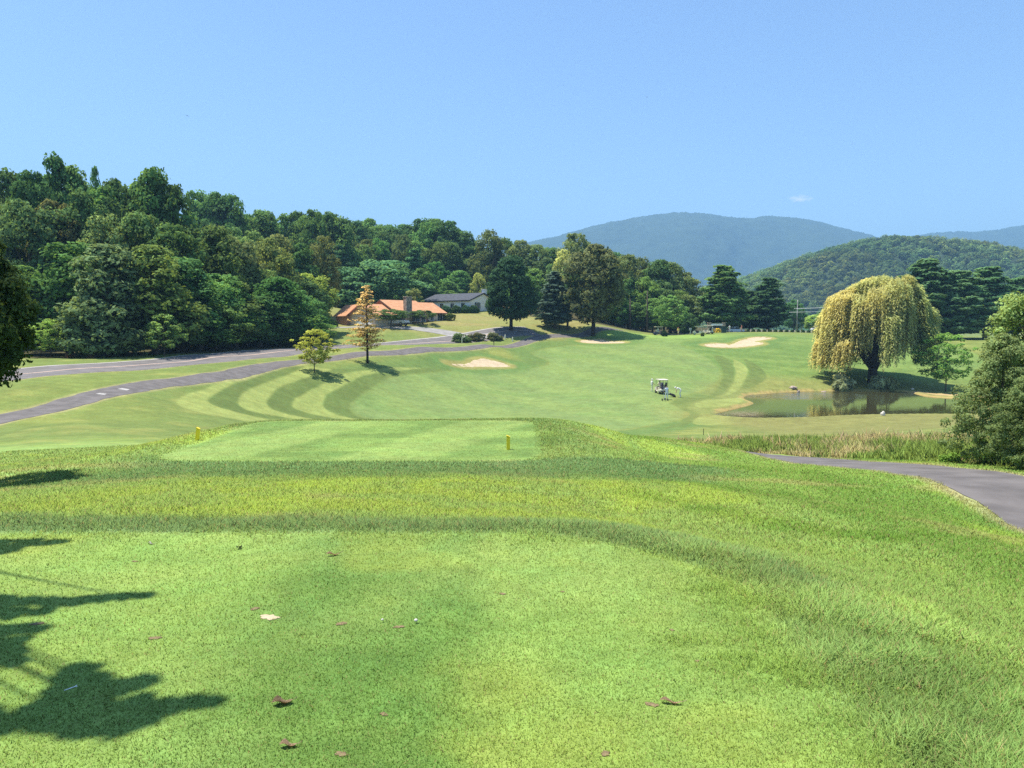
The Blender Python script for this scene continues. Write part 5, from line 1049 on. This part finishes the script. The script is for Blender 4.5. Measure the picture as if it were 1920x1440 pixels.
back = dict(wrl=(-.24, .36, .98), ell=(-.27, .12, 1.12), wrr=(.20, .36, .98), elr=(.26, .12, 1.12), knl=(-.13, .04, .49), anl=(-.16, 0, .09), tol=(-.18, .18, .035), knr=(.12, .02, .49), anr=(.15, -.04, .09), tor=(.17, .14, .035), head=(0, .06, 1.58), crown=(0, .07, 1.69))
pB = person(at(1250, 92), R(10), back, PALEB, (.66, .70, .78), (.03, .03, .03), 'dark-haired golfer in pale blue seen from behind at the rear of the golf cart', hair=(.015, .012, .01), short=False)
bend = dict(hip=(0, -.10, .90), waist=(0, .02, 1.05), chest=(0, .28, 1.17), neck=(0, .42, 1.20), head=(0, .53, 1.22), crown=(0, .63, 1.27), shl=(-.18, .34, 1.18), ell=(-.20, .42, .92), wrl=(-.12, .46, .68), shr=(.18, .34, 1.18), elr=(.20, .42, .92), wrr=(.10, .48, .70),
            hpl=(-.09, -.10, .86), hpr=(.09, -.10, .86), knl=(-.11, .06, .47), anl=(-.12, -.08, .09), tol=(-.13, .11, .035), knr=(.11, .0, .47), anr=(.13, -.14, .09), tor=(.15, .05, .035), face=(0, .8, -.6))
person(at(1275, 93.5), R(80), bend, WHITE, (.68, .68, .60), (.74, .72, .60), 'golfer in white bending over a black golf bag right of the golf cart', cap=(.80, .78, .72), short=False)
cartA = golf_cart(1241.5, 97, R(97), M['cart_cream'], 'golf cart on the fairway loaded with dark bags, seen from behind, among three golfers')
for yy, m_, lab in [(.27, M['bag_purple'], 'dark purple golf bag strapped upright on the left rear of the fairway cart'), (-.24, M['bag_black'], 'black golf bag strapped upright on the right rear of the fairway cart')]:
    golf_bag(local(cartA, (-1.02, yy, .66)), (0, R(-8)), R(97), m_, lab, 'golf bags on the fairway cart')
sit = dict(hip=(0, 0, .98), waist=(0, -.03, 1.12), chest=(0, -.04, 1.36), neck=(0, -.02, 1.5), head=(0, .02, 1.6), crown=(0, .01, 1.70), shl=(-.18, -.04, 1.43), shr=(.18, -.04, 1.43), ell=(-.25, .08, 1.2), elr=(.24, .1, 1.2), wrl=(-.16, .36, 1.16), wrr=(.14, .38, 1.16),
           hpl=(-.1, .06, .95), hpr=(.1, .06, .95), knl=(-.12, .48, .93), knr=(.12, .48, .93), anl=(-.12, .56, .53), anr=(.12, .56, .53), tol=(-.12, .74, .49), tor=(.12, .74, .49))
dn = lambda p, dz: {k: (v[0], v[1], v[2] + dz) for k, v in p.items()}
q = local(cartA, (-.32, .34, 0)); person((q.x, q.y, q.z), R(7), dn(sit, .0), (.70, .58, .44), (.10, .10, .12), (.03, .03, .03), 'golfer in a peach shirt seated in the fairway cart', cap=(.60, .55, .45))
bx, by, bz = at(1267, 93.4); golf_bag((bx, by, bz + .06), (R(-12), R(-62)), R(-10), M['bag_black'], 'black golf bag lying tilted on the fairway under the bending golfer')
def trolley(px, Y):
    x, y, z = at(px, Y); o = empty('golf_trolley', (x, y, z), R(10)); tag(o, 'low black golf trolley wheels at the feet of the golfer in pale blue', 'golf trolley')
    for s in (-1, 1):
        t = MB(); n = 16; t.prism([(.15 * math.cos(2 * math.pi * k / n), .15 + .15 * math.sin(2 * math.pi * k / n)) for k in range(n)], 'x', s * .36 - .03, s * .36 + .03, .01); t.build('wheel', M['tyre'], o)
    MB().tube([(-.36, 0, .15), (.36, 0, .15)], .018, 6).build('axle', M['metal'], o); MB().tube([(0, 0, .15), (0, .38, .55), (0, .6, .95)], .018, 6).build('handle', M['metal'], o)
    MB().box(-.15, .15, -.1, .08, .17, .3, .03).build('bag_rest', M['black'], o)
trolley(1247, 91.3)
def club(px, Y, top, label, off):
    x, y, z = at(px, Y); o = MB(); o.tube([(0, 0, .03), (off[0], off[1], top)], [.008, .012], 6); o.box(-.06, .05, -.02, .02, .0, .05, .01); tag(o.build('golf_club', M['metal'], None, (x, y, z)), label, 'golf club')
club(1224.5, 98.6, .95, 'thin golf club held by the golfer left of the cart', (-.18, .1))

# people and carts behind the green
cY = 166
person(at(1270, 164), R(150), walk, (.72, .55, .12), (.60, .52, .32), (.5, .5, .45), 'distant person in a yellow shirt walking behind the green under the low rounded tree', cap=(.35, .12, .08))
person(at(1365.5, 172), R(20), {}, (.74, .74, .72), (.6, .6, .62), (.1, .1, .1), 'distant person in white standing right of the dark green cabinet')
person(at(1388, 173), R(70), walk, (.65, .16, .10), (.55, .30, .22), (.1, .1, .1), 'distant person in a red shirt right of the stone gateway')
c2 = golf_cart(1309, 163, R(165), M['cart_cream'], 'cream golf cart parked behind the green, left of the tiny olive shrub')
c3 = golf_cart(1327, 165, R(120), M['cart_cream'], 'cream golf cart with bags in front of the left gateway pillar')
for yy, m_, lab in [(.25, M['bag_black'], 'black golf bag on the back of the cart before the gateway, nearer the gateway'), (-.25, M['bag_white'], 'white golf bag on the back of the cart before the gateway')]: golf_bag(local(c3, (-1.02, yy, .66)), (0, R(-8)), R(120), m_, lab, 'golf bags on the cart before the gateway')
c4 = golf_cart(1235.5, 163, R(10), M['navy'], 'dark navy golf cart parked under the edge of the low rounded tree')
q = local(c4, (-.32, -.25, 0)); person((q.x, q.y, q.z), R(-80), sit, (.66, .70, .80), (.08, .09, .2), (.03, .03, .03), 'person in a pale shirt sitting in the dark navy golf cart', cap=(.05, .06, .15))

# ------------------------------------------------------------------ gateway, cabinet, posts, poles
def at2(px, Y): x = xat(px, Y, 622); return (x, Y, gz(x, Y))
x1, x2 = xat(1329, 175), xat(1357, 175); zb = gz(x1, 175); o = empty('stone_gateway', ((x1 + x2) / 2, 175, zb)); tag(o, 'pair of stone pillars joined by a white beam below the tall broad pine', 'gateway'); hw = (x2 - x1) / 2
for s in (-1, 1):
    pl = MB().box(s * hw - .33, s * hw + .33, -.33, .33, -.5, 2.35, .04).build('pillar', M['stone'], o); MB().box(s * hw - .4, s * hw + .4, -.4, .4, 2.352, 2.5, .03).build('cap_stone', M['stone'], pl)
MB().box(-hw + .335, hw - .335, -.14, .14, 1.75, 2.2, .02).build('beam', M['white'], o); MB().box(-hw + .335, hw - .335, -.05, .05, 1.15, 1.7, .01).build('dark_panel', M['dark_trim'], o)
M['dkgreen'] = paint('dark_green_paint', (.012, .045, .035), .5)
p = at2(1357, 168); o = empty('utility_cabinet', p); tag(o, 'tall dark green cabinet standing before the right gateway pillar', 'cabinet')
MB().box(-.48, .48, -.35, .35, -.2, 1.35, .03).build('body', M['dkgreen'], o); MB().prism([(-.54, 1.353), (.54, 1.353), (.42, 1.5), (-.42, 1.5)], 'y', -.4, .4, .02).build('lid', M['dkgreen'], o)
for s in (-1, 1): MB().box(s * .24 - .21, s * .24 + .21, -.375, -.352, .0, 1.25, .008).build('door', M['dkgreen'], o)
p = at2(1294.5, 176); o = empty('ball_washer', p); tag(o, 'slim pale grey-green post with a box head behind the carts', 'ball washer'); M['greygreen'] = paint('grey_green_paint', (.40, .46, .42), .5)
MB().tube([(0, 0, -.2), (0, 0, .75)], .14, 8).build('post', M['greygreen'], o); MB().box(-.26, .26, -.2, .2, .752, 1.3, .05).build('head', M['greygreen'], o)
# row of low dark shrubs with white marker posts
for k in range(15):
    px = 1402 + k * 10.4; Y = 176 + k * .5
    s = shrub('row_shrub', px, 622, Y, 8.5, 6.5, (.040, .068, .030), 'low dark clipped shrub in the row behind the right bunker', 'low shrubs alternating with white posts', seed=4); s.location.y = Y
    p = at2(px + 5.2, Y - .3); mb = MB(); mb.prism([(.14 * math.cos(a), .14 * math.sin(a)) for a in np.linspace(0, 6.283, 8, endpoint=False)], 'z', -.15, .42); mb.ball((0, 0, .44), .15, 1, (1, 1, .5))
    tag(mb.build('marker_post', M['cream'], None, p), 'short cream post between the low clipped shrubs behind the right bunker', 'post', 'cream posts alternating with low shrubs')
M['pole'] = noise_mat('weathered_pole', (.24, .23, .22), (.34, .33, .31), 3, .9)
for px, Y, top, lab in [(1494, 226, 562, 'weathered utility pole just left of its thinner neighbour, far behind the shrub row'), (1503, 238, 574, 'thinner utility pole right next to another pole, far behind the shrub row'), (1543.5, 220, 600, 'short grey pole at the left edge of the willow crown')]:
    x, y, z = at2(px, Y); H = zat(top, Y) - z; o = empty('utility_pole', (x, y, z)); tag(o, lab, 'utility pole')
    MB().tube([(0, 0, -.5), (0, 0, H)], [.2, .13], 8).build('pole', M['pole'], o, None, True)
    if px < 1540: MB().box(-1.1, 1.1, -.07, .07, H - .75, H - .6).build('cross_arm', M['pole'], o)
M['wire'] = noise_mat('bright_wire', (.55, .57, .58), (.65, .66, .67), 3, .4, metallic=.3)
for (pa, ya), (pb, yb), lab in [((1478, 579), (1700, 563), 'upper pale power line running behind the willow'), ((1480, 585.5), (1700, 572), 'lower pale power line running behind the willow')]:
    A = Vector((xat(pa, 226, ya), 226, zat(ya, 226))); B = Vector((xat(pb, 214, yb), 214, zat(yb, 214)))
    pts = [A.lerp(B, t) - Vector((0, 0, .5 * math.sin(math.pi * t))) for t in np.linspace(0, 1, 14)]; tag(MB().tube([tuple(p) for p in pts], .055, 5).build('power_line', M['wire'], None), lab, 'power line')
# mailbox and small posts by the road
M['ivory'] = paint('ivory_paint', (.74, .70, .52), .5)
p = at2(866, 137); o = empty('mailbox', (p[0], 137, gz(p[0], 137))); tag(o, 'cream mailbox on a curved-armed post in front of the juniper mound', 'mailbox')
MB().box(-.08, .08, -.08, .08, -.3, 1.12, .02).build('post', M['ivory'], o); MB().tube([(0, 0, .8), (.2, 0, 1.0), (.42, 0, 1.08)], .045, 6).build('arm', M['ivory'], o)
b = MB(); b.prism([(-.13, 1.1), (.13, 1.1), (.13, 1.26)] + [(.13 * math.cos(a), 1.26 + .13 * math.sin(a)) for a in np.linspace(.3, 2.84, 6)] + [(-.13, 1.26)], 'x', .12, .62); b.build('box', M['ivory'], o); MB().box(.3, .42, -.16, -.132, 1.2, 1.42).build('flag', M['tail'], o)
for px, Y, lab in [(947, 144, 'short ivory post by the road left of its twin, under the very dark tree'), (961, 142.5, 'short ivory post nearest the joining of road and cart path')]:
    p = at2(px, Y); b = MB(); b.prism([(.13 * math.cos(a), .13 * math.sin(a)) for a in np.linspace(0, 6.283, 10, endpoint=False)], 'z', -.3, .8, .02); b.ball((0, 0, .8), .13, 1, (1, 1, .5)); tag(b.build('road_post', M['ivory'], None, p), lab, 'post')
p = at2(926, 131); b = MB()
for k in range(9): a = k * .7; b.tube([(0, 0, -.1), (.07 * math.cos(a), .07 * math.sin(a), .6), (.2 * math.cos(a), .2 * math.sin(a), 1.5 + .1 * k)], [.02, .014, .006], 4)
tag(b.build('weed_stalk', M['bark'], None, p), 'thin brown weed stalks on the strip between road and cart path', 'weed')

# ------------------------------------------------------------------ tee markers and small stakes
M['yellow'] = paint('yellow_plastic', (.90, .66, .02), .45)
for px, Y, tilt, lab in [(370, 19.3, 7, 'leaning yellow tee marker post at the left edge of the forward tee'), (953, 17.75, 0, 'upright yellow tee marker post at the right side of the forward tee')]:
    x = xat(px, Y, 835); o = empty('tee_marker', (x, Y, gz(x, Y))); o.rotation_euler = (0, R(tilt), 0); tag(o, lab, 'tee marker', 'yellow tee markers')
    MB().box(-.042, .042, -.042, .042, -.06, .30, .008).build('post', M['yellow'], o); MB().prism([(-.046, .302), (.046, .302), (.046, .315), (-.02, .345), (-.046, .345)], 'y', -.046, .046, .004).build('slanted_top', M['yellow'], o)
M['rust'] = noise_mat('rusty_stake', (.22, .07, .03), (.32, .12, .05), 12, .85)
for px, Y, h, m_, lab in [(279.5, 23.5, .20, M['rust'], 'thin rusty stake in the rough left of the leaning yellow tee marker'), (1319, 62, .55, M['bark_dark'], 'thin dark stake in the fairway edge left of the tall grass')]:
    x = xat(px, Y, 815); b = MB(); b.prism([(-.02, -.02), (.02, -.02), (.02, .02), (-.02, .02)], 'z', -.05, h * .93); b.prism([(-.02, -.02), (.02, -.02), (0, .02)], 'z', h * .931, h); tag(b.build('stake', m_, None, (x, Y, gz(x, Y))), lab, 'stake')

# ------------------------------------------------------------------ stones round the pond
M['rock'] = noise_mat('pale_rock', (.34, .25, .19), (.50, .40, .32), 4, .9, .03); M['rock_white'] = noise_mat('white_rock', (.52, .47, .40), (.68, .63, .55), 5, .9, .02)
def rock(px, py, Y, w, h, m_, lab, seed, group=None):
    x = xat(px, Y, py); b = MB(); b.ball((0, 0, 0), 1, 3); rg = random.Random(seed); k = [rg.random() * 6 for _ in range(6)]
    for v in b.bm.verts:
        c = v.co; s = 1 + .16 * math.sin(3 * c.x + k[0]) * math.cos(2.5 * c.y + k[1]) + .1 * math.sin(5 * c.z + 4 * c.x + k[2]); v.co = Vector((c.x * s * w / 2, c.y * s * w * .4, max(c.z, -.5) * s * h * .75 + h * .2))
    tag(b.build('rock', m_, None, (x, Y, gz(x, Y)), True), lab, 'rock', group)
rock(1487, 727, 118, 1.3, .4, M['rock'], 'flat pinkish rock on the far pond bank left of the shrubs', 1); rock(1497, 733, 116.6, .5, .6, M['rock'], 'small upright pale rock at the water edge below the flat rock', 2); rock(1545, 727, 117.5, .9, .45, M['rock'], 'pinkish rock at the water edge just left of the grey-green shrub', 3)
rock(1655.5, 775, 82.6, .55, .45, M['rock_white'], 'lone white rock on the near edge of the pond', 4); rock(1711, 726, 118.3, .45, .3, M['rock_white'], 'small white rock on the worn sandy bank right of the shrubs', 5)

# ------------------------------------------------------------------ litter on the back tee
M['leaf_dry'] = noise_mat('dry_leaf', (.40, .27, .15), (.58, .42, .26), 30, .8); M['leaf_brown'] = noise_mat('brown_leaf', (.25, .17, .09), (.42, .30, .17), 40, .85)
def dead_leaf(px, py, L, W, rz, curl, m_, lab):
    x, y = tee_pt(px, py); n = 9; b = MB(); rows = []
    for i in range(n):
        t = i / (n - 1); u = (t - .5) * L; wv = W * .5 * math.sin(math.pi * min(1, t * 1.02 + .02)) ** .8 * (1 + .22 * math.sin(9 * t)); z = .005 + curl * (t - .5) ** 2 * 4 * L + .006 * math.sin(7 * t)
        rows.append([b.bm.verts.new((u, wv * s, z + abs(s) * wv * (.5 + .3 * math.sin(5 * t + s)))) for s in (-1, -.5, 0, .5, 1)])
    for a, c in zip(rows, rows[1:]):
        for k in range(4): b.bm.faces.new((a[k], a[k + 1], c[k + 1], c[k]))
    b.tube([(L * .5, 0, .005 + curl * L), (L * .72, .01, .012 + curl * L)], [.0016, .001], 5)
    bmesh.ops.solidify(b.bm, geom=b.bm.faces[:], thickness=.0008)
    o = b.build('dead_leaf', m_, None, (x, y, .004)); o.rotation_euler = (0, 0, rz); tag(o, lab, 'leaf')
dead_leaf(530, 1321, .088, .05, .25, .08, M['leaf_brown'], 'curled grey-brown dead leaf on the tee right of the big shadow'); dead_leaf(541, 1401, .070, .035, .05, .05, M['leaf_dry'], 'light tan dead leaf near the bottom edge of the photo')
dead_leaf(1258, 1320, .095, .026, -.22, .06, M['leaf_dry'], 'long narrow tan leaf with a stalk on the right half of the tee'); dead_leaf(625, 1042, .10, .035, .3, .10, M['leaf_dry'], 'small tan curled leaf near the far edge of the tee')
dead_leaf(449, 1029, .05, .035, 1.2, .1, M['bark_dark'], 'small nearly black leaf at the far edge of the tee'); dead_leaf(283, 1021, .06, .018, -.4, .03, M['rock_white'], 'small whitish leaf scrap at the far edge of the tee')
def patch(name, px, py, r, m_, lab, cat, seed, asp=1.3, dz=.003):
    x, y = tee_pt(px, py); rg = random.Random(seed); n = 26; ph = [rg.random() * 6.28 for _ in range(3)]; b = MB(); c = b.bm.verts.new((0, 0, .004)); rim = []; low = []
    for k in range(n):
        a = 2 * math.pi * k / n; rr = r * (1 + .25 * math.sin(2 * a + ph[0]) + .16 * math.sin(5 * a + ph[1]) + .1 * math.sin(9 * a + ph[2])); rim.append(b.bm.verts.new((rr * asp * math.cos(a), rr * math.sin(a), .001))); low.append(b.bm.verts.new((rr * asp * 1.03 * math.cos(a), rr * 1.03 * math.sin(a), -.02)))
    for k in range(n): b.bm.faces.new((c, rim[k], rim[(k + 1) % n])); b.bm.faces.new((rim[k], low[k], low[(k + 1) % n], rim[(k + 1) % n]))
    o = b.build(name, m_, None, (x, y, dz)); o.rotation_euler = (0, 0, rg.uniform(-.3, .5)); return tag(o, kind='structure')
for k, (a, b_, r) in enumerate(DIVOT): patch('divot', a, b_, r * .42, M['earth'], '', 'divot', k)
patch('sand_filled_divot', 505, 1158, .038, M['sand'], '', 'divot', 99, 1.25)
def pebble(px, py, r, m_, lab, nm='pebble', cat='pebble'):
    x, y = tee_pt(px, py); b = MB(); b.ball((0, 0, r * .7), r, 2, (1.1, .95, .85)); tag(b.build(nm, m_, None, (x, y, .012), True), lab, cat)
pebble(780, 1169, .010, M['rock_white'], 'larger of two pale pebbles, right of the row of divots on the tee'); pebble(717, 1167, .0065, M['rock_white'], 'smaller of two pale pebbles, between two brown divots on the tee')
x, y = tee_pt(132, 1301); b = MB(); b.tube([(-.022, -.008, .016), (.018, .008, .026)], [.0016, .0022], 6); b.tube([(.018, .008, .026), (.024, .0105, .0275)], [.0025, .0055], 8); tag(b.build('golf_tee', M['white'], None, (x, y, .004)), 'white golf tee peg lying in the big leaf shadow', 'golf tee')

# ------------------------------------------------------------------ birds
def bird(px, py, Y, rz, lab):
    b = MB(); b.tube([(0, -.14, 0), (0, -.05, 0), (0, .06, .01), (0, .13, .02), (0, .17, .02)], [.012, .045, .05, .03, .006], 8)
    for s in (-1, 1): b.prism([(s * .03, .06), (s * .2, .1), (s * .42, -.02), (s * .2, -.03), (s * .03, -.06)], 'z', .015, .022)
    b.prism([(-.05, -.24), (.05, -.24), (.015, -.12), (-.015, -.12)], 'z', -.003, .004)
    o = b.build('bird', M['bark_dark'], None, (xat(px, Y, py), Y, zat(py, Y))); o.rotation_euler = (.3, .25, rz); tag(o, lab, 'bird')
bird(351, 217, 110, .9, 'tiny dark bird flying high in the sky on the left'); bird(1213, 182, 150, -.6, 'tiny dark bird flying high in the sky near the middle')

# ------------------------------------------------------------------ haze
m, n, o = mat('haze_air'); v = n.nodes.new('ShaderNodeVolumePrincipled'); v.inputs['Color'].default_value = (.37, .69, 1.0, 1); v.inputs['Density'].default_value = 2.6e-4; v.inputs['Anisotropy'].default_value = 0.0
n.links.new(v.outputs[0], o.inputs['Volume'])
hz = MB().box(-12200, 12200, -12200, 12200, -25, 700).build('haze', m); tag(hz, kind='stuff')
